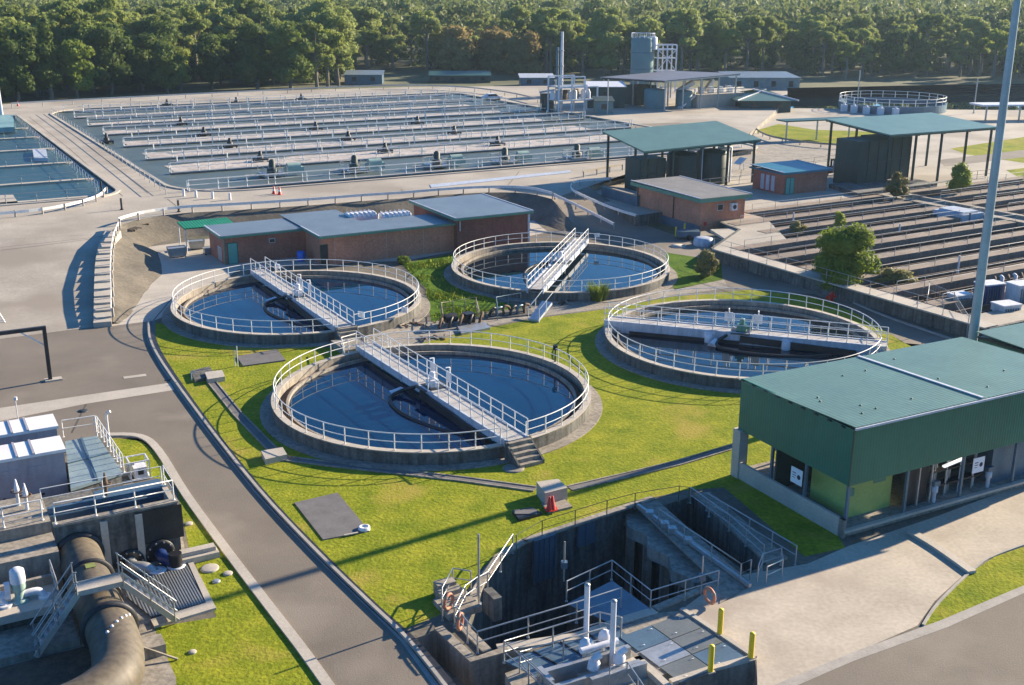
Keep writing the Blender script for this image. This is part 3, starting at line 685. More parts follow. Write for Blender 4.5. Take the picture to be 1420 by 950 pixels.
for px, py, top_, lb in ((782,806,2.0,'thin grey pole with blue fitting at the corner of the pit platform'), (972,824,1.9,'thin grey pole at the right front corner of the pit platform railing')):
    t = T('tall_pole', lb, 'pole', g(px, py)); mb = MB(); mb.tube([(0,0,0),(0,0,top_)], .04, 8); t.part('pole', mb, M_galv); mb = MB(); mb.box(-.14,.14,-.14,.14,.7,1.0); t.part('fitting', mb, M_bluep)
# lifebuoys hung at the landing
for px, py, z, rz, lb in ((622,834,.7,60,'faded orange ring hung on the landing railing, the one further back'), (638,862,.65,75,'faded orange ring hung on the pit corner railing, the one nearer the camera'), (984,826,.5,-60,'dark red ring hung on the shaded pit railing')):
    t = T('lifebuoy', lb, 'lifebuoy', g(px, py, z), rz); mb = MB(); n = 20
    mb.tube([(.33*cos(2*pi*i/n), 0, .33*sin(2*pi*i/n)) for i in range(n)], .075, 8, True); t.part('ring', mb, M_orange)
    mb = MB(); pass
    for a_ in (.5,2.1,3.6,5.2): mb = MB(); mb.tube([(.33*cos(a_),0,.33*sin(a_)),(.33*cos(a_+.25),0,.33*sin(a_+.25))], .09, 8); t.part('band', mb, M_conc)
t = T('landing', 'small concrete landing with steps at the left corner of the pit', 'landing', g(640,845), 29); mb = MB()
mb.box(-.9,.7,-.6,1.0,0,.25); mb.box(-.6,.5,.9,1.4,0,.45); mb.box(-.5,.4,1.3,1.8,0,.62); t.part('steps', mb, M_conc)
mb = MB(); mb.box(.9,1.3,-1.3,-.3,-.2,.9); t.part('sloping_plate', mb, M_concd)
# front walkway plates and machinery
t = T('walkway_grating', 'blue-grey grating between the two front handrails', 'grating', g(760,895)); A_, B_, C_, D_ = [g(*q)-g(760,895) for q in ((700,918),(850,868),(880,890),(746,942))]
mb = MB(); mb.add([(p.x,p.y,.06) for p in (A_,D_,C_,B_)]+[(p.x,p.y,-.02) for p in (A_,D_,C_,B_)], [(0,1,2,3),(4,5,1,0),(5,6,2,1),(6,7,3,2),(7,4,0,3)]); t.part('panel', mb, M_bluep)
mb = MB()
for f in (.25,.5,.75): mb.bar(A_.lerp(B_, f)+V(0,0,.08), D_.lerp(C_, f)+V(0,0,.08), .06, .05)
t.part('joint', mb, M_dark)
deck = gs([(700,935),(800,900),(905,852),(946,848),(1047,914),(958,924),(800,978),(730,990)])
mb = MB(); mb.prism([(p.x,p.y) for p in deck], -1.5, .05); structure('deck', mb, M_conc)
t = T('screen_channel', 'grey steel channel with white pipe between the two upright pipes', 'machine', g(815,935,.05), 27)
mb = MB(); mb.box(-2.2,1.9,-.12,.12,0,.75); mb.box(-2.2,1.9,-.9,-.7,0,.55); mb.box(-2.2,-2.0,-.9,.12,0,.9); t.part('channel_wall', mb, M_galv)
mb = MB(); mb.tube([(-.2,.25,.95),(1.5,.25,.95)], .13, 12); t.part('pipe', mb, M_white)
for i, (x, y) in enumerate(((.1,.5),(1.1,.7),(-.1,-.5),(1.0,-.6))):
    mb = MB(); mb.lathe([(.22,0),(.24,.1),(.24,.35),(.12,.5)], (x,y,.75 if y > 0 else .5), 12, axis=(.4,.2,1)); mb.tube([(x,y,.95),(x+.35,y,1.1)], .14, 10); mb.tube([(x,y,0),(x,y,.9)], .07)
    t.part('actuator', mb, M_white)
mb = MB(); mb.lathe([(.02,0),(.26,.02),(.26,.2),(.1,.24)], (-.5,.3,.55), 14, axis=(0,-1,.2)); t.part('hand_wheel', mb, M_bluep)
for px, py, top_, lb in ((812,902,3.0,'left one of the two thick upright white pipes in the front machinery'), (848,930,3.1,'right one of the two thick upright white pipes in the front machinery')):
    t = T('upright_pipe', lb, 'pipe', g(px, py, .05)); mb = MB(); mb.tube([(0,0,0),(0,0,top_)], .11, 14); t.part('pipe', mb, M_white)
    mb = MB(); mb.lathe([(.2,0),(.2,.12),(.13,.14)], n=14); mb.lathe([(.125,top_-.02),(.11,top_+.04),(.03,top_+.07)], n=14); t.part('flange', mb, M_galv)
t = T('concrete_trough', 'pale concrete trough with steel plate at the bottom of the picture', 'trough', g(872,935,.05), 27)
mb = MB(); mb.box(-2.0,.9,.3,.6,0,.25); mb.box(.6,.9,-2.4,.6,0,.25); t.part('kerb', mb, M_concw)
mb = MB(); mb.box(-2.0,.5,-.5,-.35,0,.6); mb.box(-2.0,.5,-.52,-.33,.6,.66); t.part('side_plate', mb, M_galv)
# cover plates
q0, q1, q2, q3 = g(866,886,.08), g(945,850,.08), g(1040,914,.08), g(958,922,.08)
cn = 0
PO, PX, PY = g(945,852,.07), g(1034,912,.07), g(858,884,.07)
names = ['near the upright pipe', 'in the middle of the row beside the shaded pit', 'in the corner by the pale driveway']
kk = 0
for i in range(3):
    for j in range(2):
        p00 = PO+(PX-PO)*(i/3)+(PY-PO)*(j/2); e1 = (PX-PO)/3; e2 = (PY-PO)/2; kk += 1
        t = T('cover_plate', 'flat grey cover plate, %s column from the pit, %s row from the driveway' % (('first','second','third')[i], ('first','second')[j]), 'cover plate', p00, 0, 'grey steel cover plates in front of the pit')
        mb = MB(); a_, b_, c_, d_ = [v_ for v_ in (e1*.015+e2*.015, e1*.985+e2*.015, e1*.985+e2*.985, e1*.015+e2*.985)]
        mb.add([(v_.x,v_.y,0) for v_ in (a_,b_,c_,d_)]+[(v_.x,v_.y,.03) for v_ in (a_,b_,c_,d_)], [(4,7,6,5),(0,1,5,4),(1,2,6,5),(2,3,7,6),(3,0,4,7)])
        t.part('plate', mb, [M_grate, M_bluep, M_grate, M_galv, M_bluep, M_grate][kk-1])
        for f, h_ in ((.2,.2),(.8,.8)):
            m_ = e1*f+e2*h_; mb = MB(); mb.tube([m_+V(0,0,.03), m_+V(.0,0,.07), m_+V(.16,.06,.07), m_+V(.16,.06,.03)], .012, 5); t.part('lifting_eye', mb, M_white)
mb = MB(); mb.strip([p for p in gs([(945,846),(1047,914)])], .22, 0, .12); structure('kerb', mb, M_concw)
mb = MB(); mb.strip([p for p in gs([(930,948),(985,930),(1045,914)])], .25, 0, .14); structure('kerb', mb, M_concw)
for px, py, lb in ((998,879,'yellow bollard by the driveway, the one furthest back'), (1041,913,'yellow bollard at the outer corner of the wall, rightmost'), (985,931,'yellow bollard standing at the front edge of the cover plates')):
    t = T('bollard', lb, 'bollard', g(px, py, .08), 20, 'yellow bollards round the cover plates'); mb = MB(); mb.lathe([(.115,0),(.115,1.13),(.10,1.17),(.02,1.19)], n=16); t.part('post', mb, M_yel)
    mb = MB(); mb.box(-.17,.17,-.17,.17,0,.02); t.part('base_plate', mb, M_concw)

# ============================================================ GREEN PUMP BUILDING
t = T('pump_building', 'large open-sided building clad in green sheet with a green metal roof', 'building', g(1170,745), 28)
LX, LY = 17.0, 8.3
mb = MB(); mb.box(-.0,LX,0,LY,0,.42); t.part('floor_slab', mb, M_conc)
mb = MB(); mb.box(-.16,LX,-.22,0.02,.30,.44); t.part('ledge', mb, M_concw)
mb = MB(); mb.box(-.18,-.02,-.1,LY+.1,0,.98); mb.box(-.18,-.02,-.1,.25,0,.98); t.part('plinth_wall', mb, M_concw)
for (x0,x1,y0,y1,nm) in ((-.05,LX,-.08,.0,'front'),(-.08,.0,-.08,LY+.05,'left'),(-.05,LX,LY,LY+.08,'back')):
    mb = MB(); mb.box(x0,x1,y0,y1,2.78,5.70 if nm != 'back' else 5.45); t.part('wall_cladding', mb, M_clad)
mb = MB(); mb.box(-.10,-.03,-.10,-.03,2.78,5.72); t.part('corner_trim', mb, M_greend)
rf = MB(); zz = 5.9
rf.add([(-.12,-.2,zz),(LX,-.2,zz-.0),(LX,LY+.25,zz-.30),(-.12,LY+.25,zz-.30),(-.12,-.2,zz-.05),(LX,-.2,zz-.05),(LX,LY+.25,zz-.35),(-.12,LY+.25,zz-.35)],
       [(0,1,2,3),(7,6,5,4),(0,4,5,1),(1,5,6,2),(2,6,7,3),(3,7,4,0)]); ro = t.part('roof', rf, M_roofg)
xr = t.l(1337,543,5.9).x
mb = MB(); mb.bar((xr,-.2,zz+.05),(xr,LY+.2,zz-.25), .16, .06); t.part('ridge_capping', mb, M_white, ro)
mb = MB(); mb.box(-.2,LX,-.30,-.2,5.76,5.86); t.part('gutter', mb, M_white2, ro)
for x in [1.5*i for i in range(11)]:
    mb = MB(); mb.box(x,x+.1,-.14,-.02,5.66,5.8); t.part('rafter_end', mb, M_dark, ro)
for k in range(9):
    y = .5+k*.95; mb = MB(); mb.box(-.16,-.02,y,y+.25,5.60,5.66); t.part('rafter_end', mb, M_dark, ro)
for k in range(14):
    mb = MB(); x, y = random.uniform(.5,15.5), random.uniform(.5,7.5); z_ = zz-.30*(y+.2)/(LY+.45); mb.lathe([(.06,z_),(.05,z_+.05),(.01,z_+.06)], (x,y,0), 8); t.part('roof_screw', mb, M_greend, ro)
for x, y in ((.05,.05),(4.0,.05),(8.0,.05),(12.0,.05),(16.0,.05),(.05,3.0),(.05,5.6),(4,LY-.1),(8,LY-.1),(12,LY-.1)):
    mb = MB(); mb.box(x-.07,x+.07,y-.07,y+.07,.42,2.9); t.part('column', mb, M_bluep)
mb = MB(); mb.box(-.25,.35,LY-.35,LY+.25,0,2.8); t.part('corner_pier', mb, M_concw)
mb = MB(); mb.box(.0,LX-.1,5.2,5.3,.42,5.4); t.part('added_shade_wall', mb, M_tankg)  # dark wall added so the interior stays in shade
mb = MB(); mb.box(LX-.1,LX,0,LY,0,5.4); t.part('end_wall', mb, M_clad)  # added out of view to keep the low sun from shining through
mb = MB(); mb.box(1.0,3.9,.9,3.6,.42,2.9); t.part('filter_box', mb, M_yelg)
mb = MB(); mb.box(.98,1.3,.86,.9,1.6,2.0); mb.box(2.6,3.4,.86,.9,2.0,2.2); t.part('box_bracket', mb, M_green)
for x in (4.35,5.2,6.1):
    mb = MB(); mb.box(x-.04,x+.04,.3,.38,.42,2.8); t.part('door_frame', mb, M_galv)
mb = MB(); mb.box(4.4,6.1,.5,.56,.42,2.8); t.part('dark_door', mb, M_dark)
for i in range(11):
    x = 6.4+i*.34; mb = MB(); mb.tube([(x,.55+.18*(i%3),.42),(x,.55+.18*(i%3),2.8)], .035+.02*(i%2), 8); t.part('pipe', mb, M_galv if i % 2 else M_white2)
mb = MB(); mb.box(6.4,10.1,.5,.95,1.05,1.15); mb.box(6.4,10.1,.5,.95,1.9,1.96); t.part('pipe_rack', mb, M_dark)
for x in (6.35, 10.35, 14.6):
    mb = MB(); mb.lathe([(.10,.42),(.10,.9),(.17,1.0),(.17,1.3),(.08,1.36)], (x,.25,0), 12); t.part('valve', mb, M_white2)
    mb = MB(); mb.box(x-.22,x+.22,.12,.38,1.36,1.6); t.part('valve_motor', mb, M_bluep)
mb = MB(); mb.box(10.8,14.2,.5,2.2,.42,2.6); t.part('cabinet', mb, M_bluep)
lampm = bpy.data.materials.new('lamp_tube'); lampm.use_nodes = True; e = lampm.node_tree.nodes['Principled BSDF']; e.inputs['Emission Color'].default_value = (1,.97,.9,1); e.inputs['Emission Strength'].default_value = .35; e.inputs['Base Color'].default_value = (.9,.9,.9,1)
mb = MB(); mb.bar((6.9,.35,2.25),(8.3,.35,2.42),.16,.10); t.part('lamp_tube', mb, lampm)
mb = MB(); mb.bar((.6,6.2,2.2),(2.2,6.2,2.2),.10,.08); t.part('lamp_tube', mb, M_white)
for x, y, rz_, lb in ((9.25,.12,0,'white sign on the long front of the green pump building'), (-.06,3.55,-90,'white sign on the shaded left side of the green pump building')):
    wpos = t.m @ V(x, y, 1.55 if x > 1 else 1.45); q = T('notice_board', lb, 'sign', wpos, 28+rz_)
    mb = MB(); mb.box(-.42,.42,-.03,0,0,.85); q.part('board', mb, M_sign)
    mb = MB(); mb.lathe([(.13,0),(.13,.006)], (.18,-.031,.42), 12, axis=(0,-1,0)); mb.box(-.3,-.05,-.036,-.031,.55,.60); mb.box(-.3,-.05,-.036,-.031,.42,.46); mb.box(-.3,-.1,-.036,-.031,.3,.33); q.part('lettering', mb, M_ink)
# second green building at the right edge
t = T('pump_building', 'second green-roofed building, cut by the right edge behind the light pole', 'building', g(1357,460,3.9)-V(0,0,3.9), 28)
mb = MB(); mb.box(.1,9,-8,-.1,0,3.6); t.part('wall_cladding', mb, M_clad)
mb = MB(); mb.add([(-.1,.1,3.9),(9.2,.1,3.9),(9.2,-8.2,3.7),(-.1,-8.2,3.7),(-.1,.1,3.84),(9.2,.1,3.84),(9.2,-8.2,3.64),(-.1,-8.2,3.64)], [(3,2,1,0),(4,5,6,7),(4,0,1,5),(5,1,2,6),(6,2,3,7),(7,3,0,4)]); t.part('roof', mb, M_roofg)
mb = MB(); mb.box(-.02,.06,-8.1,.02,3.46,3.6); t.part('eave_shade_strip', mb, M_dark)  # dark strip put in for the shade under the eave
# ============================================================ LIGHT POLE
t = T('light_pole', 'very tall tapering pale grey light pole beside the green roof', 'light pole', g(1342,522)); HP = 30
mb = MB(); mb.tube([(0,0,0),(0,0,10),(0,0,20),(0,0,HP)], [.34,.30,.25,.20], 20); t.part('pole', mb, mat('pole_paint', (.42,.47,.50), .45, .2, var=.10, streak=.1))
mb = MB(); mb.lathe([(.55,0),(.55,.06),(.36,.08)], n=20); t.part('base_flange', mb, M_galv)
mb = MB(); mb.box(-1.3,1.3,-.08,.08,HP-.1,HP+.05); t.part('lamp_crossbar', mb, M_galv)
for x in (-1.1,-.4,.4,1.1):
    mb = MB(); mb.box(x-.25,x+.25,-.35,.25,HP-.5,HP-.12); t.part('floodlight', mb, M_dark)
# ============================================================ THINGS ON THE LAWN
def slab(name, label, cat, corners, z, h_, mt, part='cover'):
    P = gs(corners, z+h_); c = sum(P, V(0,0,0))/len(P); c.z = z; t = T(name, label, cat, c); mb = MB(); mb.prism([((p-c).x, (p-c).y) for p in P], 0, h_); t.part(part, mb, mt); return t
slab('cover_slab', 'large flat dark grey slab in the grass beside the main road', 'slab', [(408,697),(468,683),(512,736),(448,748)], 0, .06, M_slab)
slab('cover_slab', 'flat grey slab in the grass left of the nearest round tank', 'slab', [(328,494),(384,484),(396,499),(337,507)], 0, .10, M_slab)
t = slab('concrete_box', 'low open concrete box by the road kerb at the head of the drain', 'box', [(264,514),(290,508),(300,520),(270,527)], 0, .22, M_concd)
t = slab('concrete_box', 'pale concrete lid beside the open box at the head of the drain', 'box', [(284,516),(308,513),(312,522),(288,526)], 0, .35, M_concw)
t = slab('concrete_box', 'pale concrete block where the lawn drain turns near the road', 'box', [(362,625),(392,620),(398,630),(368,637)], 0, .35, M_concw)
t = slab('concrete_box', 'raised pale square concrete box in the lawn near the traffic cone', 'box', [(744,668),(774,664),(787,676),(756,684)], 0, .75, M_concw)
slab('hatch', 'flat brown hatch in the lawn with the traffic cone on it', 'hatch', [(751,697),(783,692),(794,702),(760,710)], 0, .12, M_conc)
t = slab('hatch', 'low dark-framed hatch in the lawn left of the traffic cone', 'hatch', [(710,708),(738,703),(752,711),(720,720)], 0, .16, M_dark)
slabm = MB(); slabm.box(-.6,.55,-.25,.25,.16,.2); t.part('lid', slabm, M_slab)
t = T('manhole_cover', 'round concrete manhole cover in the grass below the stone steps', 'manhole', g(712,650)); mb = MB(); mb.lathe([(.62,0),(.62,.05),(.5,.07),(.02,.07)], n=24); t.part('lid', mb, M_conc)
t = T('inspection_cap', 'small round white cap at the corner of the big grey slab', 'cap', g(505,735)); mb = MB(); mb.lathe([(.3,0),(.3,.18),(.18,.22),(.18,.15),(.01,.15)], n=16); t.part('cap', mb, M_white)
solo('timber_offcut', 'short pale plank lying on the grass below the big grey slab', 'plank', MB().box(-.35,.35,-.05,.05,0,.05), M_concw, g(487,741,.07), 25)
t = T('pipe_riser', 'short pair of thin white pipes beside the small grey slab', 'pipe', g(330,508)); mb = MB(); mb.tube([(0,0,0),(0,0,1.5)], .03); mb.tube([(-.2,0,0),(-.2,0,1.2),(0,0,1.2)], .03); t.part('riser', mb, M_white)
t = T('pipe_riser', 'short white pipe bracket on the open concrete box by the road', 'pipe', g(266,527,.1)); mb = MB(); mb.tube([(0,0,0),(0,0,.55),(.25,.1,.55)], .035); t.part('riser', mb, M_white)
def cone(px, py, z, label, s=1.0):
    t = T('traffic_cone', label, 'traffic cone', g(px, py, z)); mb = MB(); mb.lathe([(.19*s,.03),(.17*s,.08),(.05*s,.72*s),(.03*s,.74*s)], n=14); t.part('cone', mb, M_red)
    mb = MB(); mb.box(-.24*s,.24*s,-.24*s,.24*s,0,.03); t.part('base', mb, M_red)
    mb = MB(); mb.lathe([(.128*s,.30*s),(.096*s,.47*s)], n=14); t.part('reflective_band', mb, M_white)
cone(766,706,.12, 'red traffic cone leaning on the flat hatch in the lawn')
cone(762,707,.12, 'second red traffic cone close beside the first, on the hatch')
solo('patch_plate', 'pale rectangular repair patch in the asphalt near the kerb', 'patch', MB().box(-.75,.75,-.25,.25,0,.012), M_concw, g(187,522,.012), 25)
solo('manhole_cover', 'small round dark manhole in the asphalt left of the lawn', 'manhole', MB().lathe([(.32,0),(.32,.015),(.02,.015)], n=20), M_dark, g(115,570,.012))
solo('manhole_cover', 'small black drain cover at the kerb beside the concrete band', 'manhole', MB().lathe([(.2,0),(.2,.02),(.02,.02)], n=16), M_black, g(233,527,.012))
# ============================================================ INLET WORKS, LOWER LEFT
def ray_l(t, px, py):
    d = fwd + (px-710)/F_PX*RT - (py-475)/F_PX*UP
    return t.inv @ V(0,0,CAM_H), t.inv.to_3x3() @ d
def hit(t, px, py, ax, val):
    """where the pixel's line of sight meets the plane ax = val of the thing's own frame"""
    o, d = ray_l(t, px, py); i = 'xyz'.index(ax); return o + d*((val-o[i])/d[i])
sheet('concrete_apron', gs([(-300,800),(60,700),(150,655),(182,668),(244,700),(256,760),(300,846),(214,872),(244,940),(250,1100),(-300,1100)]), .013, M_conc)
t = T('inlet_works', 'raised concrete channel block with dark front wall at lower left', 'concrete structure', g(252,768), 29); W_ = t
HW = 2.67; xl = t.l(76,735,HW).x; xl2 = -22
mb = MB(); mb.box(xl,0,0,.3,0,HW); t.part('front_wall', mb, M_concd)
mb = MB(); mb.box(xl-.02,.04,-.06,.36,HW,HW+.10); t.part('wall_coping', mb, M_conc)
mb = MB(); mb.box(xl,0,2.0,2.25,0,HW+.05); t.part('rear_wall', mb, M_bluep)  # blue-grey stands for the shade on this wall
mb = MB(); mb.box(-.25,0,.3,2.0,0,HW+.02); t.part('end_wall', mb, M_concw)
mb = MB(); mb.box(xl,-.25,.3,2.0,0,1.5); t.part('channel_floor', mb, M_brownd)
mb = MB(); mb.box(xl,-.25,1.75,1.99,1.5,HW-.25); t.part('shaded_inner_face', mb, M_bluep)  # face painted blue-grey for the shade inside the channel
for px in (146, 195):
    x = hit(t, px, 745, 'y', -.1).x; mb = MB(); mb.box(x-.16,x+.16,-.14,0,0,HW-.15); t.part('buttress', mb, M_concw)
x = hit(t, 222, 730, 'y', 0).x
mb = MB(); mb.box(x-1.0,x+1.05,-.05,0,.9,HW-.1); t.part('dark_panel', mb, M_dark)
mb = MB(); mb.box(-4.4,-4.1,-.04,0,1.1,1.6); t.part('gauge_board', mb, M_concw)
mb = MB(); mb.box(xl2,xl,1.2,4.6,0,HW-.2); t.part('lower_deck', mb, M_conc)
mb = MB(); mb.box(xl2,xl,-.9,1.2,0,HW-.75); t.part('side_beam', mb, M_conc)
mb = MB(); mb.box(xl2,-3.2,2.25,4.2,0,HW-.3); t.part('back_channel', mb, M_concd)
mb = MB(); mb.box(-3.2,-.1,2.25,3.4,1.7,HW-.1); t.part('trough_side', mb, M_bluep)
def trail(label, pts, **k): return railing(label, [W_.m @ Vector(p) for p in pts], mt=M_rail, **k)
trail('white railing on the front wall top of the inlet works', [(xl+.1,.15,HW+.1),(-.1,.15,HW+.1),(-.1,2.1,HW+.1)], h=1.0, sp=1.9)
trail('thin rear railing of the inlet works before the blue-grey deck', [(xl-.2,2.15,HW+.05),(-.2,2.15,HW+.05)], h=1.0, sp=2.4, r=.022, pr=.026)
trail('white railing on the lower deck beside the white-roofed cabinets', [(xl2,1.5,HW-.2),(xl-.3,1.5,HW-.2)], h=1.0, sp=1.6)
# operating columns
for px, py, lb in ((150,706,'slim rusty valve column in the channel of the inlet works'), (40,722,'left one of the two white valve columns by the white-roofed cabinets'), (28,716,'white valve column at the far left of the inlet works')):
    p = g(px, py, 1.9); q = T('valve_column', lb, 'valve', p); mb = MB(); mb.lathe([(.14,0),(.09,.1),(.07,1.2),(.12,1.25),(.12,1.4),(.03,1.9)], n=12); q.part('column', mb, M_rust if px == 150 else M_white)
    mb = MB(); n = 16; mb.tube([(.26*cos(2*pi*i/n), .26*sin(2*pi*i/n), 1.3) for i in range(n)], .025, 6, True); mb.bar((-.26,0,1.3),(.26,0,1.3),.03); q.part('hand_wheel', mb, M_rust)
# white-roofed cabinets; the shade on their walls is painted in as lilac
def cabinet(label, corner, depth, width, zt, marks):
    p = g(*corner, zt); p.z = 0; t = T('switch_cabinet', label, 'cabinet', p, 29)
    mb = MB(); mb.box(-width,0,0,depth,0,zt-.16); t.part('body', mb, M_shadelilac)
    mb = MB(); mb.box(-width-.1,.1,-.1,depth+.1,zt-.16,zt); t.part('roof', mb, M_wroof)
    mb = MB()
    for x in (1.5, 2.3): mb.box(-x,-x+.12,-.12,depth+.12,zt,zt+.06)
    t.part('roof_strap', mb, M_shadelilac)
    if marks:
        for x in (1.5,2.7,3.9):
            mb = MB(); mb.box(-x-.35,-x+.35,-.03,0,zt-1.5,zt-.7); [mb.box(-x-.3,-x+.3,-.045,-.03,zt-1.4+.15*k,zt-1.36+.15*k) for k in range(4)]; t.part('louvre', mb, M_shadelilac)
        for i, x in enumerate((1.3,1.9,2.5,3.1,3.7)):
            mb = MB(); mb.box(-x-.14,-x+.14,-.03,0,zt-2.35-.0,zt-2.25) if i % 2 == 0 else mb.box(-x-.06,-x+.06,-.05,0,zt-2.42,zt-2.15); t.part('latch', mb, M_black)
    return t
cabinet('large cabinet with white roof and shade-tinted lilac walls, the nearer of the two', (88,622), 1.9, 9, 2.8, True)
cabinet('cabinet with white roof and shade-tinted lilac walls, the one further from the camera', (78,590), 1.9, 9, 2.8, False)
# blue-grey steel deck right of the cabinets
t = T('steel_deck', 'pale blue-grey steel deck between the cabinets and the small lawn', 'deck', g(95,672,1.2)-V(0,0,1.2), 29)
P = [t.l(*q, 1.2) for q in ((90,612),(135,604),(170,655),(98,678))]
mb = MB(); mb.prism([(p.x,p.y) for p in P], 1.05, 1.2); t.part('deck_plate', mb, mat('pale_blue_deck', (.25,.33,.35), .5, .2, var=.12))
mb = MB(); mb.prism([(p.x*.96+.05,p.y*.96+.05) for p in P], 0, 1.05); t.part('base_wall', mb, M_concd)
c0, c1 = (P[0]+P[1])/2, (P[2]+P[3])/2
mb = MB(); mb.bar(c0+V(0,0,.03), c1+V(0,0,.03), .12, .06); mb.bar(P[0].lerp(P[3],.5)+V(0,0,.03), P[1].lerp(P[2],.5)+V(0,0,.03), .08, .05); t.part('joint', mb, M_bluep)
railing('white railing along the right side of the blue-grey deck', [g(136,600,1.2), g(172,655,1.2)], 1.0, .8)
railing('low white railing at the back of the blue-grey deck', [g(88,606,1.2), g(134,599,1.2)], 1.0, 1.4)
t = T('curved_vent', 'white curved vent pipe behind the blue-grey deck railing', 'vent pipe', g(152,618)); mb = MB(); mb.tube(smooth([(0,0,0),(0,0,1.7),(.05,0,2.0),(.25,0,2.15)], 3), .08, 8); t.part('pipe', mb, M_white)
t = T('vent_pipe', 'thin white vent pipe with a cap beside the small lawn', 'vent pipe', g(136,618)); mb = MB(); mb.tube([(0,0,0),(0,0,1.6)], .06, 8); mb.lathe([(.12,1.55),(.12,1.7),(.04,1.75)], n=10); t.part('pipe', mb, M_white)
t = T('dosing_skid', 'white pipe frame skid standing on the small lawn', 'pump skid', g(180,664), 29)
mb = MB()
for x in (-1,0,1):
    for y in (-.5,.5): mb.bar((x,y,0),(x,y,1.1),.06)
for z in (.1,1.1):
    for y in (-.5,.5): mb.bar((-1,y,z),(1,y,z),.06)
    for x in (-1,0,1): mb.bar((x,-.5,z),(x,.5,z),.06)
t.part('frame', mb, M_white)
mb = MB(); mb.box(.2,.9,-.4,.4,.1,.7); t.part('control_box', mb, M_white); mb = MB(); mb.box(.4,.7,-.43,-.4,.3,.6); t.part('window', mb, M_dark)
mb = MB(); mb.tube([(-.9,0,.3),(0,0,.3),(0,0,.8),(.3,0,.8)], .06); mb.ball((-.5,0,.35), .2); t.part('pump', mb, M_galv)
# pump platform
t = T('pump_platform', 'pale concrete platform carrying the vertical pumps at the left edge', 'platform', g(88,836,1.1)-V(0,0,1.1), 29)
mb = MB(); mb.box(-8,0,0,2.3,.75,1.1); t.part('slab', mb, M_concw)
mb = MB(); mb.box(-8,-.3,.4,2.0,0,.75); t.part('base', mb, M_concd)
mb = MB(); mb.box(-8,-.1,1.9,2.1,1.1,1.5); t.part('upstand', mb, M_conc)
PP = t
for x, lb in ((-1.55,'tall white and green vertical pump motor on the platform'), (-3.1,'white and green vertical pump motor at the very left edge')):
    p = t.m @ V(x, 1.0, 1.1); q = T('vertical_pump', lb, 'pump', p, 29)
    mb = MB(); mb.lathe([(.26,.55),(.27,.6),(.27,.9)], n=16); [mb.box(-.30,.30,-.02,.02,.58,.88)]; q.part('motor', mb, M_pump)
    mb = MB(); mb.lathe([(.30,.9),(.31,1.1),(.29,1.45),(.16,1.55),(.02,1.56)], n=18); q.part('motor_cover', mb, M_white)
    mb = MB(); mb.lathe([(.36,0),(.36,.1),(.2,.14),(.2,.55)], n=16); q.part('pedestal', mb, M_pump)
    mb = MB(); mb.box(-.55,-.34,-.15,.15,.5,.95); q.part('terminal_box', mb, M_white)
    mb = MB(); mb.tube(smooth([(.15,0,.3),(.7,0,.3),(.9,-.1,.1),(.95,-.15,0)], 3), .16, 10); mb.lathe([(.28,0),(.28,.1)], (.95,-.15,0), 14); q.part('discharge_pipe', mb, M_white)
for x, lb in ((-2.2,'pale pipe manifold lying on the pump platform'),):
    q = T('pipe_manifold', lb, 'pipe', t.m @ V(x, .9, 1.1), 29); mb = MB(); mb.tube([(-.5,.2,.35),(.3,.2,.35)], .22, 12); mb.lathe([(.32,-.05),(.32,.05)], (-.1,.2,.35), 14, axis=(1,0,0)); mb.box(-.3,.1,.0,.4,0,.15); q.part('pipe', mb, M_white)
railing('short steel railing between pump platform and large pipe', [t.m @ V(-.15,2.2,1.1), t.m @ V(-.15,.2,1.1)], 1.0, 1.0, M_galv)
t = T('gully_bed', 'brown sunken strip with concrete slabs below the pump platform', 'slab', g(60,905), 29)
mb = MB(); mb.box(-9,1.4,-.2,2.0,0,.3); t.part('slab', mb, M_conc); mb = MB(); mb.box(-9,2.2,-3.2,-.4,.0,.05); t.part('bed', mb, M_rust)
# large pipe
t = T('large_pipe', 'very large olive brown pipe bending towards the lower left corner', 'pipe', W_.m @ V(hit(W_, 112, 790, 'y', 0).x, 0, 0), 29)
pc = [hit(t, 116, 783, 'y', -.1), None]
def pl(px, py, z=1.15): return t.l(px, py, z)
z1 = 1.15
c0 = V(0,0,z1); c1 = pl(133,833,z1); c2 = pl(152,870,z1)
x_off = c0.x
path = [c0, c1, c2]; RP = .93
mb = MB(); mb.tube([c0, c0.lerp(c1,.5), c1, c2], RP, 32); t.part('straight_pipe', mb, M_pipe)
e = [c2, pl(163,905,z1), pl(160,940,z1), pl(130,968,z1), pl(85,990,z1), pl(20,1010,z1)]
mb = MB(); mb.tube(smooth(e, 5), RP*1.04, 32); t.part('elbow', mb, M_pipe)
def flange(p, d, r0, w_=.10, parent=None, nb=0):
    mb = MB(); mb.lathe([(r0*.9,-w_),(r0+.10,-w_),(r0+.10,w_),(r0*.9,w_)], p, 32, axis=d); t.part('flange', mb, M_dark)
dd = (c2-c0).normalized()
flange(c0+dd*.15, dd, RP+.06); flange(c0.lerp(c2,.40), dd, RP+.03, .05); flange(c2, (e[1]-c2).normalized(), RP+.10, .12)
mb = MB(); mb.tube([c0.lerp(c2,.62), c0.lerp(c2,.70)], RP+.05, 32); t.part('coupling_band', mb, M_concd)
up_ = e[1]-c2
for i in range(6):
    a_ = R(20+22*i); q0 = c2.lerp(e[1], .25+.14*i); side = dd.cross(V(0,0,1)).normalized()
    p = q0 + V(0,0,1)*RP*1.03*sin(a_*.6+.5) + side*(-RP*1.03*cos(a_*.6+.5)); mb = MB(); mb.ball(p, .075, 8, 5); t.part('bolt_cap', mb, M_white)
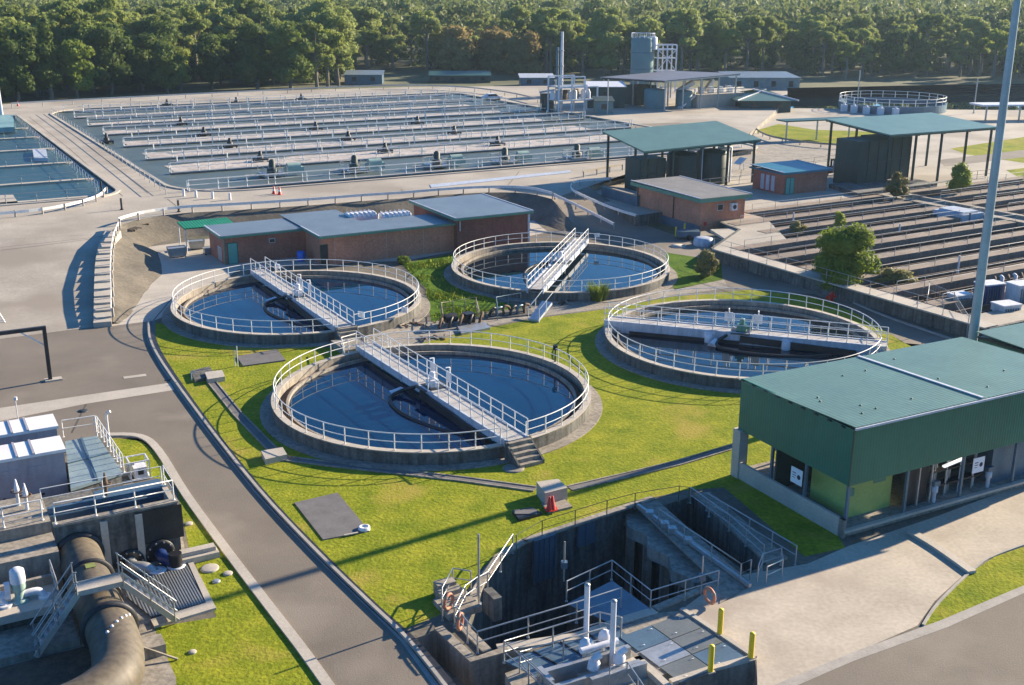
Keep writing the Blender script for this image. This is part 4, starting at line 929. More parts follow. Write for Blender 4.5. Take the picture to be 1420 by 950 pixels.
mb = MB(); p = c0.lerp(c2,.46)+V(0,0,RP+.03); mb.box(p.x-.18,p.x+.22,p.y-.2,p.y+.2,p.z-.03,p.z); t.part('lichen_patch', mb, mat('lichen', (.20,.24,.06), .9))
# step-over stair
m0 = t.m @ c1.lerp(c2, .45); s_ = T('step_over_stair', 'pale steel stair stepping over the large olive brown pipe', 'stair', V(m0.x, m0.y, 0), 29)
Hs = 2.45
for yy in (-.4,.4):
    mb = MB(); mb.bar((-2.7,yy,.1),(-.85,yy,Hs),.06,.24); mb.bar((2.9,yy,.1),(.85,yy,Hs),.06,.24); mb.bar((-.9,yy,Hs),(.9,yy,Hs),.06,.22); s_.part('stringer', mb, M_concw)
for sx, x0 in ((-1,-2.7),(1,2.9)):
    for i in range(8):
        f = (i+.6)/8.6; x = x0+(sx*.85-x0)*f; z = .1+(Hs-.1)*f; mb = MB(); mb.box(x-.13,x+.13,-.37,.37,z-.02,z+.03); s_.part('tread', mb, M_galv)
mb = MB(); mb.box(-.9,.9,-.37,.37,Hs+.02,Hs+.07); s_.part('platform', mb, M_concw)
for yy in (-.46,.46):
    for h_ in (.55,1.0):
        mb = MB(); mb.tube([(-2.7,yy,.1+h_),(-.85,yy,Hs+h_)] if yy > 0 or True else [], .028); s_.part('handrail', mb, M_galv)
        mb = MB(); mb.tube([(.85,yy,Hs+h_),(2.9,yy,.1+h_)], .028); s_.part('handrail', mb, M_galv)
    for x, z in ((-2.6,.2),(-1.75,1.35),(-.9,Hs),(.9,Hs),(1.9,1.35),(2.8,.2)):
        mb = MB(); mb.tube([(x,yy,z-.05),(x,yy,z+1.0)], .028); s_.part('post', mb, M_galv)
# blue and black branch pipes on checker plate
def branch(label, px, py, col, flr, bend):
    p0 = hit(W_, px, py, 'y', -.05); q = T('branch_pipe', label, 'pipe', W_.m @ V(p0.x, -.05, 0), 29); z = p0.z
    mb = MB(); mb.lathe([(flr,0),(flr,-.12),(flr*.8,-.14)], (0,0,z), 24, axis=(0,1,0)); q.part('flange', mb, M_black)
    for i in range(10):
        a_ = 2*pi*i/10; mb = MB(); mb.lathe([(.04,0),(.04,-.08)], (flr*.85*cos(a_),-.14,z+flr*.85*sin(a_)), 6, axis=(0,1,0)); q.part('bolt', mb, M_galv)
    mb = MB(); mb.tube(smooth([(0,-.1,z),(0,-.6,z),(bend[0],-.95,z-.05),(bend[1],-1.15,z-.4),(bend[1],-1.2,.08)], 4), .28, 14); q.part('bent_pipe', mb, col)
    mb = MB(); mb.lathe([(.42,0),(.42,.08),(.3,.1)], (bend[1],-1.2,.03), 18); q.part('floor_flange', mb, M_white)
    return q
branch('black flange with pale branch pipe beside the large pipe', 181, 778, M_galv, .62, (.5,.95))
q = branch('blue flanged pipe elbow with black lower leg', 222, 766, M_blue, .68, (.25,.45))
mb = MB(); p0 = hit(q, 240, 790, 'y', -1.2); mb.tube([(.45,-1.2,.1),(.45,-1.2,.75)], .30, 14); q.part('lower_leg', mb, M_black)
t = T('chequer_plate', 'ribbed grey steel floor plate in front of the branch pipes', 'floor plate', g(200,798), 29)
P = [t.l(*q_) for q_ in ((168,800),(256,776),(284,838),(210,858),(176,830))]
mb = MB(); mb.prism([(p.x,p.y) for p in P], 0, .10); t.part('plate', mb, M_plate)
P = [t.l(*q_) for q_ in ((257,775),(264,774),(300,846),(214,872),(209,862),(286,839))]
mb = MB(); mb.prism([(p.x,p.y) for p in P], 0, .12); t.part('border', mb, M_concw)
t = T('concrete_step', 'low pale concrete step at the lawn edge by the inlet works', 'step', g(276,775), 29); mb = MB(); mb.box(-.9,.9,-.35,.35,0,.3); mb.box(-.8,.8,-.1,.35,.3,.5); t.part('step', mb, M_concw)
for px, py, r_, lb in ((291,789,.42,'larger round white cover in the small lawn by the road'), (316,796,.22,'small round white cover in the lawn, close to the road kerb'), (271,804,.16,'tiny white cover at the edge of the ribbed plate'), (300,807,.18,'grey round cap in the lawn between the white covers'), (267,905,.16,'tiny white square cap alone in the lower lawn'), (262,727,.2,'pale cap beside the corner of the inlet works')):
    t = T('inspection_cap', lb, 'cap', g(px,py)); mb = MB(); mb.lathe([(r_,0),(r_,.06),(r_*.85,.08),(.01,.08)], n=16); t.part('cap', mb, M_concw if px != 300 else M_galv)
t = T('pipe_support', 'grey box and strut at the foot of the step-over stair', 'support', g(222,905), 29); mb = MB(); mb.box(-1.1,.2,-.3,.6,0,.5); mb.bar((-1.4,.2,.9),(.5,-.9,.05),.07); t.part('block', mb, M_conc)
# gantry at the left edge
t = T('goal_frame', 'dark steel goal-shaped frame standing on the asphalt at the left edge', 'gantry', g(70,528), 29); X = t
top_ = 3.55
p = hit(t, 58, 455, 'y', 0); top_ = p.z
mb = MB(); mb.bar((0,0,0),(0,0,top_),.24,.24); t.part('post', mb, M_dark)
mb = MB(); mb.bar((.12,0,top_),(-9,0,top_),.26,.24); t.part('crossbeam', mb, M_dark)
mb = MB(); mb.bar((-.1,0,top_-1.2),(-1.5,0,top_-.1),.08,.08); t.part('brace', mb, M_white)
mb = MB(); mb.box(-.35,.75,-.3,.3,0,.12); t.part('footing', mb, M_concw)
mb = MB(); mb.bar((-9,0,0),(-9,0,top_),.24,.24); t.part('post', mb, M_dark)
t = T('leaning_ladder', 'white ladder-like frame at the left edge behind the goal frame', 'frame', g(6,452), 29)
mb = MB(); mb.bar((-.3,0,0),(-1.2,.6,2.2),.07); mb.bar((.2,0,0),(-.7,.6,2.2),.07); [mb.bar((-.3-.9*f,.6*f,2.2*f),(.2-.9*f,.6*f,2.2*f),.05) for f in (.2,.4,.6,.8)]; t.part('ladder', mb, M_rail)
t = T('thin_mast', 'thin pale mast with a small fitting behind the white-roofed cabinets', 'mast', g(28,605)); mb = MB(); mb.tube([(0,0,0),(0,0,2.4)], .03); mb.box(-.06,.10,-.06,.06,2.3,2.5); t.part('mast', mb, M_white)

# ============================================================ BRICK BUILDINGS
def brickhouse(name, label, corner, z, w_, d_, roofm, brickm, base=0.0, ang=29, oh=.35, slope=0.0, trim=M_green, th=.22, cat='building', front=None):
    p = g(*corner, z); p.z = base; t = T(name, label, cat, p, ang)
    h_ = z-base-th
    mb = MB(); mb.box(oh,w_-oh,oh,d_-oh,0,h_-.01); t.part('wall', mb, brickm)
    mb = MB(); mb.add([(0,0,h_+th),(w_,0,h_+th),(w_,d_,h_+th+slope),(0,d_,h_+th+slope),(0,0,h_+th-.05),(w_,0,h_+th-.05),(w_,d_,h_+th+slope-.05),(0,d_,h_+th+slope-.05)],
              [(0,1,2,3),(7,6,5,4),(0,4,5,1),(1,5,6,2),(2,6,7,3),(3,7,4,0)]); r_ = t.part('roof', mb, roofm)
    mb = MB(); mb.strip([(-.02,-.02),(w_+.02,-.02),(w_+.02,d_+.02),(-.02,d_+.02)], .08, h_-.04, h_+th-.06, closed=True)
    t.part('fascia', mb, trim, r_)
    for y0, x_ in (('bl',.0),):
        mb = MB(); mb.bar((0,0,h_+th+.03),(0,d_,h_+th+slope+.03),.14,.06); mb.bar((w_,0,h_+th+.03),(w_,d_,h_+th+slope+.03),.14,.06); t.part('barge_flashing', mb, M_white2, r_)
    return t
def window(t, x0, x1, z0, z1, y=None, x=None, name='window', mt=None, fm=None):
    """on the front (y given) or on a side (x given) of a house"""
    mb = MB()
    if y is not None: mb.box(x0,x1,y-.05,y+.02,z0,z1)
    else: mb.box(x-.05,x+.05,x0,x1,z0,z1)
    w = t.part(name, mb, fm or M_white2); mb = MB()
    if y is not None: mb.box(x0+.06,x1-.06,y-.07,y-.05,z0+.06,z1-.06)
    else: s = 1; mb.box(x-.07,x+.07,x0+.06,x1-.06,z0+.06,z1-.06)
    t.part('pane' if name != 'door' else 'door_leaf', mb, mt or M_glass, w); return w
t = brickhouse('brick_building', 'left end of the brick row, lower grey-blue roof and teal door', (305,328), 2.9, 9.8, 5.9, M_roofb, M_brick); BL = t
p = hit(t, 323, 355, 'y', .35); window(t, p.x-.5, p.x+.5, 0, 2.1, y=.35, name='door', mt=M_door, fm=M_greend)
p = hit(t, 377, 331, 'y', .35); window(t, p.x-.3, p.x+.3, 1.7, 2.15, y=.35)
mb = MB(); mb.tube([(.42,.30,0),(.42,.30,2.6)], .06); mb.tube([(9.2,.25,0),(9.2,.25,2.6)], .06); t.part('downpipe', mb, M_green)
window(t, 1.2, 2.4, .2, 1.5, x=.35, name='vent_panel', mt=M_concw, fm=M_white)
t = brickhouse('brick_building', 'long middle part of the brick row under a grey-blue roof', (443,328), 3.0, 14.9, 5.4, M_roofb, M_brick2); BM = t
mb = MB(); mb.box(.35,5.9,5.0,11.9,0,2.76); t.part('rear_wall', mb, M_brick2)
mb = MB(); mb.box(0,6.2,5.41,12.3,2.94,2.995); t.part('rear_roof', mb, M_roofb)
for x in (1.6, 7.0, 11.0):
    mb = MB(); mb.box(x,x+.03,.335,.35,0,2.7); t.part('control_joint', mb, M_concw)
window(t, .1, .9, 0, 2.1, y=.35, name='door', mt=M_dark, fm=M_greend)
t = brickhouse('brick_building', 'right end of the brick row with the highest teal-grey roof', (632,303), 3.6, 8.95, 11.4, M_roofb, brick('dark_red_brick', (.25,.085,.055), (.18,.06,.04), (.22,.17,.14)), slope=0); BR_ = t
mb = MB(); mb.box(8.5,8.7,.2,.34,0,3.2); mb.tube([(.6,.25,2.2),(.6,.25,3.2)], .06); t.part('downpipe', mb, M_white2)
for px, lb in ((500,'white rooftop unit with ribbed curved top, the left one of two'), (548,'white rooftop unit with ribbed curved top, the right one of two')):
    q = T('rooftop_unit', lb, 'air conditioner', g(px, 303, 2.6), 29, 'white units behind the brick row'); mb = MB(); mb.box(-1.5,1.5,-1.0,1.0,-2.6,.35); n = 8
    mb.add([(x,cos(pi*i/n)*1.0,.35+.35*sin(pi*i/n)) for x in (-1.5,1.5) for i in range(n+1)], [(i,i+1,n+2+i,n+1+i) for i in range(n)]+[tuple(range(n+1)), tuple(range(n+1,2*n+2))[::-1]]); q.part('case', mb, M_wroof)
    mb = MB(); [mb.box(x,x+.05,-1.02,1.02,.32,.72) for x in (-1.2,-.7,-.2,.3,.8,1.25)]; q.part('rib', mb, M_white2)
q = T('water_butt', 'bright blue plastic drum against the brick wall behind the left tank', 'drum', g(418,362)); mb = MB(); mb.lathe([(.36,0),(.42,.1),(.42,.9),(.34,1.0),(.02,1.0)], n=18); q.part('drum', mb, mat('bright_blue_plastic', (.01,.14,.6), .4))
# carport
t = T('carport', 'bright green flat carport roof on posts left of the brick row', 'shelter', g(262,352), 29)
p = hit(t, 255, 317, 'y', -.3); hz = 2.6
fl = V(*[t.l(255,317,hz).x, t.l(255,317,hz).y, hz]); w_ = 5.2
mb = MB(); mb.add([(fl.x,fl.y,hz),(fl.x+w_,fl.y,hz),(fl.x+w_,fl.y+3.0,hz+.15),(fl.x,fl.y+3.0,hz+.15)]+[(fl.x,fl.y,hz-.12),(fl.x+w_,fl.y,hz-.12),(fl.x+w_,fl.y+3.0,hz+.03),(fl.x,fl.y+3.0,hz+.03)], [(0,1,2,3),(7,6,5,4),(0,4,5,1),(1,5,6,2),(2,6,7,3),(3,7,4,0)])
t.part('roof', mb, add_lines(mat('bright_green_roof', (.01,.22,.095), .5), 'X', .3, .15))
for x, y in ((.15,.1),(w_-.2,.1),(.15,2.9),(w_-.2,2.9)):
    mb = MB(); mb.tube([(fl.x+x,fl.y+y,0),(fl.x+x,fl.y+y,hz-.1)], .06, 8); t.part('post', mb, M_white)
def skip(label, px, py, ang=29, s=1.0, mt=None):
    t = T('metal_bin', label, 'bin', g(px,py), ang); mb = MB(); mt = mt or M_galv
    lo = [(-.75*s,-.5*s),(.75*s,-.5*s),(.75*s,.5*s),(-.75*s,.5*s)]; hi = [(x*1.2,y*1.2) for x,y in lo]
    mb.add([(x,y,.1) for x,y in lo]+[(x,y,1.0*s) for x,y in hi]+[(x*1.1,y*1.1,.95*s) for x,y in lo], [(3,2,1,0),(0,1,5,4),(1,2,6,5),(2,3,7,6),(3,0,4,7),(4,5,9,8),(5,6,10,9),(6,7,11,10),(7,4,8,11),(8,9,10,11)]); t.part('tub', mb, mt)
    mb = MB(); [mb.box(x-.08,x+.08,-.4,.4,0,.1) for x in (-.5,.5)]; t.part('foot', mb, M_dark); return t
skip('pale open metal bin in the sun beside the carport', 246, 356)
skip('grey metal bin standing in the shade under the carport', 273, 345, 20, .9)
skip('small grey bin beside the left end wall of the brick row', 291, 352, 29, .7)
for i, (px, py, lb) in enumerate(((196,312,'rusty broken pallet lying on the bank below the terrace railing'), (186,318,'dark timber offcut on the bank near the rusty pallet'))):
    q = T('pallet', lb, 'pallet', g(px,py,1.5), 40+i*20); mb = MB(); [mb.box(-.7,.7,-.4+k*.25,-.25+k*.25,.08,.12) for k in range(4)]; [mb.box(x,x+.1,-.4,.5,0,.08) for x in (-.7,0,.6)]; q.part('boards', mb, M_rust if i == 0 else M_brownd)
# brick hut by the road with tan roof
t = brickhouse('brick_building', 'orange brick building with flat tan roof and green edge beside the filter beds', (972,276), 4.0, 7.1, 13.2, M_rooft, M_brick2, th=.42, oh=.5, slope=.1); B3 = t
mb = MB(); mb.box(.30,.49,.5,12.7,0,.9); t.part('plinth', mb, M_bluep)
for y in (5.4, 12.4): mb = MB(); mb.tube([(.44,y,.3),(.44,y,3.4)], .06); t.part('downpipe', mb, M_dark)
p = hit(t, 999, 281, 'y', .5); window(t, p.x-.4, p.x+.4, 2.4, 3.1, y=.5)
p = hit(t, 1016, 281, 'y', .5); mb = MB(); mb.box(p.x-.4,p.x+.4,.1,.5,2.3,3.1); a_ = t.part('air_conditioner', mb, M_white); mb = MB(); mb.lathe([(.25,0),(.25,.02)], (p.x,.09,2.7), 14, axis=(0,-1,0)); t.part('fan_grille', mb, M_dark, a_)
mb = MB(); mb.box(4.1,4.6,.3,.5,0,.7); t.part('meter_box', mb, M_white2); mb = MB(); mb.box(1.0,1.3,.42,.5,.9,1.3); t.part('hose_reel', mb, M_red)
for px, py, lb in ((937,328,'left short yellow post before the orange brick building'), (949,323,'right short yellow post before the orange brick building')):
    q = T('bollard', lb, 'bollard', g(px,py)); mb = MB(); mb.lathe([(.10,0),(.10,1.05),(.02,1.1)], n=12); q.part('post', mb, M_yel)
q = T('retaining_wall_panel', 'blue-grey shaded wall left of the orange brick building', 'wall', g(884,300), 119); mb = MB(); mb.box(0,7.6,-.15,.15,0,2.4); q.part('wall', mb, M_bluep); mb = MB(); mb.box(-.05,7.65,-.2,.2,2.4,2.5); q.part('coping', mb, M_conc)
q = T('low_tank', 'low rounded pale blue tank in the road corner by the orange building', 'tank', g(975,340), 20); mb = MB(); mb.lathe([(1.0,0),(1.05,.2),(1.0,.75),(.7,.85),(.02,.86)], n=20); q.part('tank', mb, M_white2)
q = T('upturned_trailer', 'pale blue covered trailer beside the low round tank', 'trailer', g(954,331), 0); mb = MB(); mb.box(-1.2,1.2,-.7,.7,.3,.9); mb.tube([(1.2,0,.4),(2.0,0,.35)], .05); q.part('body', mb, M_bluep); mb = MB(); [mb.lathe([(.28,-.08),(.28,.08)], (0,y,.28), 12, axis=(0,1,0)) for y in (-.75,)]; q.part('wheel', mb, M_black)
q = T('manhole_cover', 'white round manhole slab at the road corner by the orange building', 'manhole', g(941,342)); mb = MB(); mb.lathe([(.8,0),(.8,.12),(.02,.14)], n=20); q.part('lid', mb, M_concw)
slab('loading_slab', 'pale concrete landing slab right of the orange brick building', 'slab', [(985,318),(1032,316),(1052,326),(1010,334)], .8, .25, M_concw)
slab('loading_slab', 'lower pale concrete slab beside the filter bed corner', 'slab', [(960,322),(1000,318),(1012,332),(990,338)], .2, .25, M_conc)
# blue-roofed hut
t = brickhouse('brick_hut', 'small red brick hut with a bright teal-blue roof and teal double door', (1088,240), 4.0, 7.9, 6.5, M_roofbl, M_brick, base=ZR, oh=.35, slope=.25, trim=M_roofbl); t.o['label'] = 'small red brick hut with a bright teal-blue roof and teal double door'
window(t, .6, 2.0, 0, 2.1, y=.35, name='door', mt=M_door, fm=M_greend)
mb = MB(); mb.box(1.28,1.33,.24,.3,.1,2.0); t.part('door_gap', mb, M_greend)
for yy in (2.0,3.0,4.0): mb = MB(); mb.box(.28,.34,yy,yy+.6,.2,2.1); t.part('vertical_louvre', mb, M_white2)
q = T('sloping_panel', 'small tilted white panel beside the left of the teal-roofed hut', 'panel', g(1026,236,ZR), 29); mb = MB(); mb.bar((-.6,0,.9),(.5,0,1.7),1.4,.08); mb.bar((.3,.4,0),(.3,.4,1.5),.08); mb.bar((.3,-.4,0),(.3,-.4,1.5),.08); q.part('panel', mb, M_white)
# ============================================================ AERATION BASINS
WLB = 1.80
M_wk = mat('grey_walkway', (.34,.33,.32), .85, var=.18, scale=.3, fine=3)
for poly, nm, wm in ((basin, 'wide', M_bwater), (lbasin, 'left', M_lwater)):
    pit_walls(poly, .6, 'basin_wall', M_conc, ZT); sheet('water', poly, WLB, wm)
    mb = MB(); mb.strip([p for p in poly], .5, ZT-.06, ZT+.14, closed=True); structure('basin_kerb', mb, M_concw)
ys = (262,235,214,195,178,165,154,145)
vs_ = [tobs(g(300, y, ZT))[1] for y in ys]
foamv = []
place = ['nearest the brick row','second from the brick row','third from the brick row','fourth from the brick row','fifth from the brick row','third from the forest side','second from the forest side','nearest the forest']
fo = MB()
for i, v in enumerate(vs_):
    ua = u0+(3.0 if i else 1.5); ub = u1-3.0
    base = bs(ua, v, 0); t = T('basin_walkway', 'long concrete walkway across the wide aeration basin, '+place[i], 'walkway', V(base.x, base.y, WLB), 29.5, 'walkways across the wide aeration basin')
    Lw = ub-ua; mb = MB(); mb.box(0, Lw, -.45, .45, ZT-WLB-.1, ZT-WLB+.06); t.part('deck', mb, M_wk)
    mb = MB(); mb.box(0, Lw, -.15, .15, -.8, ZT-WLB-.1); t.part('dividing_wall', mb, M_conc)
    p0 = bs(ua, v-.38, ZT+.06); p1 = bs(ub, v-.38, ZT+.06)
    if i < 7: railing('second, farther railing along the basin walkway '+place[i], [bs(ua, v+.38, ZT+.06), bs(ub, v+.38, ZT+.06)], 1.15, 5.2, M_rail, r=.03, pr=.06, group='far railings of the aeration basin walkways')
    railing('galvanised railing along the basin walkway '+place[i], [p0, p1], 1.35, 3.6, M_rail, r=.035, pr=.07, group='railings of the aeration basin walkways')
    if i in (1,2,3,4,5,6):
        # churned froth on the far side of each walkway
        nu, nv = 120, 8; wv = (8.0,7.4,6.8,6,4.8,4)[i-1]; vv = []; o = len(fo.v)
        for a in range(nu+1):
            for b in range(nv+1):
                u = ua+1+(Lw-8)*a/nu; w_ = v+.3+(wv+.9*noise.noise(V(u*.15,i*7,0)))*b/nv; h_ = WLB+.015+.10*abs(noise.noise(V(u*.5,w_*.8,i)))*(1-abs(2*b/nv-1)**3)
                vv.append(bs(u, w_, h_))
        fo.add(vv, [(a*(nv+1)+b,(a+1)*(nv+1)+b,(a+1)*(nv+1)+b+1,a*(nv+1)+b+1) for a in range(nu) for b in range(nv)], True)
structure('foam', fo, M_foam, 'stuff', 'pale froth floating on the aerated lanes of the wide basin')
def aerator(px, py, big, label):
    t = T('surface_aerator', label, 'aerator', g(px, py, ZT), 29.5, None); s = 1.0 if big else .62
    mb = MB(); mb.box(-1.5*s,1.5*s,-1.5*s,1.5*s,.05,.28); [mb.box(x-.1,x+.1,y-.1,y+.1,-.8,.06) for x in (-1.3*s,1.3*s) for y in (-1.3*s,1.3*s)]; t.part('platform', mb, M_galv if big else M_dark)
    mb = MB(); mb.lathe([(.75*s,.28),(.7*s,.6*s+.28),(.42*s,.7*s+.28),(.42*s,1.9*s),(.2*s,2.1*s)], n=14); t.part('motor', mb, M_dark if not big else M_tankg)
    mb = MB(); mb.lathe([(.3,.1),(1.2*s,-.55),(1.3*s,-.7),(.1,-.75)], n=16); t.part('impeller', mb, M_dark)
    if big:
        mb = MB(); mb.tube([(-1.5,-1.5,1.2),(1.5,-1.5,1.2),(1.5,1.5,1.2),(-1.5,1.5,1.2)], .05, 6, True); mb.tube([(-1.5,-1.5,.7),(1.5,-1.5,.7),(1.5,1.5,.7),(-1.5,1.5,.7)], .04, 6, True)
        [mb.tube([(x,y,.2),(x,y,1.2)], .05) for x in (-1.5,0,1.5) for y in (-1.5,1.5)]; t.part('cage', mb, M_galv)
        mb = MB(); mb.box(1.7,4.2,-.5,.5,.1,.9); mb.lathe([(.5,-.9),(.5,.9)], (2.9,0,.95), 12, axis=(1,0,0)); t.part('gearbox', mb, M_pump)
        mb = MB(); mb.bar((-1.4,0,.2),(-3.6,.2,.15),.8,.12); t.part('access_plate', mb, M_concw)
for i, (px, lb) in enumerate(((378,'leftmost'),(492,'second from the left'),(606,'middle'),(700,'second from the right'),(800,'rightmost'))):
    aerator(px, 243-(px-378)*.055, True, 'large green aerator in the lane by the brick row, %s of five' % lb)
smalls = [(283,187,'on the fourth walkway, left part'),(319,203,'on the third walkway, left of the middle'),(361,222,'behind the leftmost large aerator'),(483,193,'in the middle of the third walkway'),
 (534,210,'above the middle large aerator, second walkway'),(579,171,'on the far fourth walkway, right part'),(630,185,'on the third walkway near its right end'),(438,179,'on the fourth walkway in the middle'),
 (251,172,'on the fifth walkway near its left end'),(232,146,'on the farthest lane, the left one there'),(328,143,'on the farthest lane, the middle one there'),(418,138,'on the farthest lane, the right one there'),(690,200,'on the second walkway towards its right end'),(148,197,'lying low at the left ends of the walkways')]
for px, py, lb in smalls: aerator(px, py, False, 'dark surface aerator '+lb)
# left basin
vl = [tobs(g(60, y, ZT))[1] for y in (277,252,227,206,189,176)]
for i, v in enumerate(vl):
    base = bs(uL0+1, v); t = T('basin_walkway', 'pale curved-ended walkway in the left basin, number %s from the near end' % ('one','two','three','four','five','six')[i], 'walkway', V(base.x, base.y, WLB), 29.5, 'walkways across the left basin')
    Lw = uL1-uL0-3.5; mb = MB(); mb.box(0,Lw,-.5,.5,ZT-WLB-.2,ZT-WLB); mb.prism([(Lw+1.6*sin(pi*k/8)*1.0, -.5-1.6*0+1.0*(1-cos(pi*k/8))*.5) for k in range(9)], ZT-WLB-.2, ZT-WLB-.001); t.part('deck', mb, M_concw)
    mb = MB(); mb.box(0,Lw,-.14,.14,-.8,ZT-WLB-.15); t.part('dividing_wall', mb, M_conc)
    railing('pale railing along left basin walkway number %s from the near end' % ('one','two','three','four','five','six')[i], [bs(uL0+14, v-.4, ZT), bs(uL1-3, v-.4, ZT)], 1.0, 3.4, M_galv, group='railings of the left basin walkways', pr=.05)
slab('basin_cover', 'pale tan rectangular cover over the water in the left basin', 'cover', [(-30,272),(18,270),(25,281),(-30,284)], ZT-.3, .3, M_concw)
slab('basin_box', 'small grey-blue box on the edge of the left basin', 'box', [(45,207),(64,207),(66,219),(47,219)], ZT-.2, .5, M_white2)
# ------------------------------------------------------------ rails on the terrace
def gz(pts, z): return [g(x, y, z) for x, y in pts]
railing('galvanised railing on the left side of the road between the basins', gz([(22,166),(60,200),(100,233),(136,264)], ZT), 1.05, 2.2, M_galv, pr=.05)
railing('galvanised railing on the right side of the road between the basins', gz([(72,158),(120,190),(170,226),(230,270)], ZT), 1.05, 3.0, M_galv, pr=.05)
barrier('pale road barrier curving round the near corner of the left basin', smooth(gz([(-60,309),(0,303),(60,297),(110,287),(138,277),(147,268)], ZT), 3), .7, 3.0, M_rail)
e2 = [p for p in edge]
barrier('long pale road barrier along the terrace edge above the brick row', [p+V(0,0,0) for p in e2[3:]], .85, 3.2, M_rail)
barrier('pale barrier with stubby posts curving down beside the stepped verge', [g(155,440,.45), g(155,412,.95), g(154,385,1.4), g(155,355,1.8), g(158,335,2.05), g(165,318,ZT)], .8, 2.4, M_rail)
barrier('barrier on the far side of the wide basin before the forest', smooth(gz([(16,150),(120,144),(330,133),(470,126),(560,123.5),(640,126),(700,133),(745,143)], ZT), 3), 1.1, 6, M_galv)
barrier('shaded barrier on the left of the road ramp below the canopy', [g(768,277,ZT), g(800,292,1.6), g(850,318,.6)], .75, 2.5, M_rail)
barrier('barrier on the right of the road ramp below the canopy', smooth([g(845,254,ZT), g(800,258,ZT), g(792,268,ZT-.1), g(812,280,1.6), g(850,296,1.2), g(882,306,.6)], 3), .75, 2.2, M_rail)
barrier('short pale barrier pair in front of the blue-grey wall', gz([(808,246),(862,236)], ZT), .9, 2.5, M_concw)
barrier('barrier along the curved road beyond the first canopy', smooth(gz([(1000,162),(1020,168),(1040,178),(1062,192),(1100,200),(1160,206),(1235,205)], ZR), 3), .8, 4, M_conc)
railing('dark railing behind the teal-roofed hut', gz([(1010,250),(1060,238),(1150,226),(1210,219)], ZR), 1.1, 3.5, M_dark)
slab('channel_pipe', 'long pale pipe-like duct lying in the channel before the canopy', 'duct', [(596,256),(790,236),(792,239),(598,260)], ZT-.3, .35, M_white2)
cone(388,270,ZT, 'orange-red cone on the basin edge left of the brick row roofs', 1.3); cone(380,269,ZT, 'second cone on the basin edge, just left of its neighbour', 1.3); cone(25,147,ZT,'red and white cone in the far left corner by the forest', 1.3)
for i, px in enumerate((255,272,295,319)):
    q = T('marker_post', 'short white marker post on the near basin kerb, %s of four from the left' % ('first','second','third','fourth')[i], 'post', g(px, 272+i*1.7, ZT)); mb = MB(); mb.box(-.12,.12,-.12,.12,0,.8); q.part('post', mb, M_white)
for px, py, lb in ((169,291,'short dark post on the terrace above the carport'), (248,294,'dark post on the terrace road by the barrier start'), (141,266,'dark post at the end of the left basin barrier')):
    q = T('marker_post', lb, 'post', g(px, py, ZT)); mb = MB(); mb.tube([(0,0,0),(0,0,1.3)], .12, 8); mb.lathe([(.2,0),(.2,.1)], n=10); q.part('post', mb, M_dark)
t = T('pale_mast', 'pale tapering mast cut by the left edge beside the left basin', 'mast', g(3,165,ZT)); mb = MB(); mb.tube([(0,0,0),(0,0,12)], [.35,.12], 10); t.part('mast', mb, M_white2)
slab('basin_box', 'pale blue-green box at the far end of the left basin', 'box', [(-20,160),(18,159),(20,176),(-20,178)], ZT, .8, mat('pale_teal_paint', (.22,.38,.38), .5))

# ============================================================ FILTER BEDS
bedpos = ['nearest the camera','second from the camera','third from the camera','fourth from the camera','fifth from the camera','sixth from the camera','seventh from the camera','eighth from the camera','farthest, by the hut']
M_bedw = mat('bed_wall', (.11,.066,.046), .9, var=.3, scale=.4, fine=4)
M_bed = mat('bed_walkway', (.24,.185,.145), .9, var=.25, scale=.4, fine=4, streak=.2)
for i in range(FB_N):
    v = FB_V0+FB_P*i; ua = 75.3 if i < 6 else (83.2 if i < 8 else 89.2); 
    for (sa, sb, side) in ((ua, 111.5, 'left'), (115.5, 157.8, 'right')):
        o = fs_(sa, v); t = T('filter_bed', '%s half of the filter bed row %s' % (side, bedpos[i]), 'filter bed', V(o.x, o.y, .06), 31, 'rows of filter beds')
        L2 = sb-sa; mb = MB(); mb.box(0,L2,3.2,4.6,0,ZR-.02); t.part('walkway', mb, M_bed)
        for y in (.55, 1.7): mb = MB(); mb.box(0,L2,y,y+.16,0,ZR-.2); t.part('channel_wall', mb, M_bedw)
        railing('thin railing along the %s filter bed walkway %s' % (side, bedpos[i]), [fs_(sa+.5, v+3.1, ZR), fs_(sb-.5, v+3.1, ZR)], 1.0, 3.6, M_galv, r=.022, pr=.03, group='railings on the filter beds')
t = T('cross_walkway', 'wide pale walkway crossing the filter beds', 'walkway', V(*fs_(111.5, FB_V0).xy, .06), 31)
mb = MB(); mb.box(0,4,0,FB_V1-FB_V0,0,ZR+.05); t.part('deck', mb, M_conc)
mb = MB(); mb.box(1.9,2.3,0,FB_V1-FB_V0-1,ZR+.05,ZR+.35); t.part('duct', mb, M_conc)
t = T('covered_tank', 'blue-grey covered tank on the cross walkway of the filter beds', 'tank', V(*fs_(108, FB_V0+5.6*FB_P).xy, .3), 31)
mb = MB(); mb.box(0,3.5,0,4.2,0,1.3); mb.box(.5,3,.4,3.8,1.3,1.5); t.part('tank', mb, M_white2)
mb = MB(); mb.box(.9,1.2,-.02,0,.3,1.5); t.part('ladder', mb, M_bluep)
mb = MB(); mb.strip([fs_(73.9, FB_V0-3), fs_(73.9, FB_V0+6*FB_P)], 1.6, ZR, ZR+.12); structure('coping', mb, M_concw)
railing('thin grey railing on the front wall of the filter beds', [fs_(73.3, FB_V0+1, ZR+.12), fs_(73.3, FB_V0+6*FB_P, ZR+.12)], 1.05, 2.4, M_galv, r=.02, pr=.028)
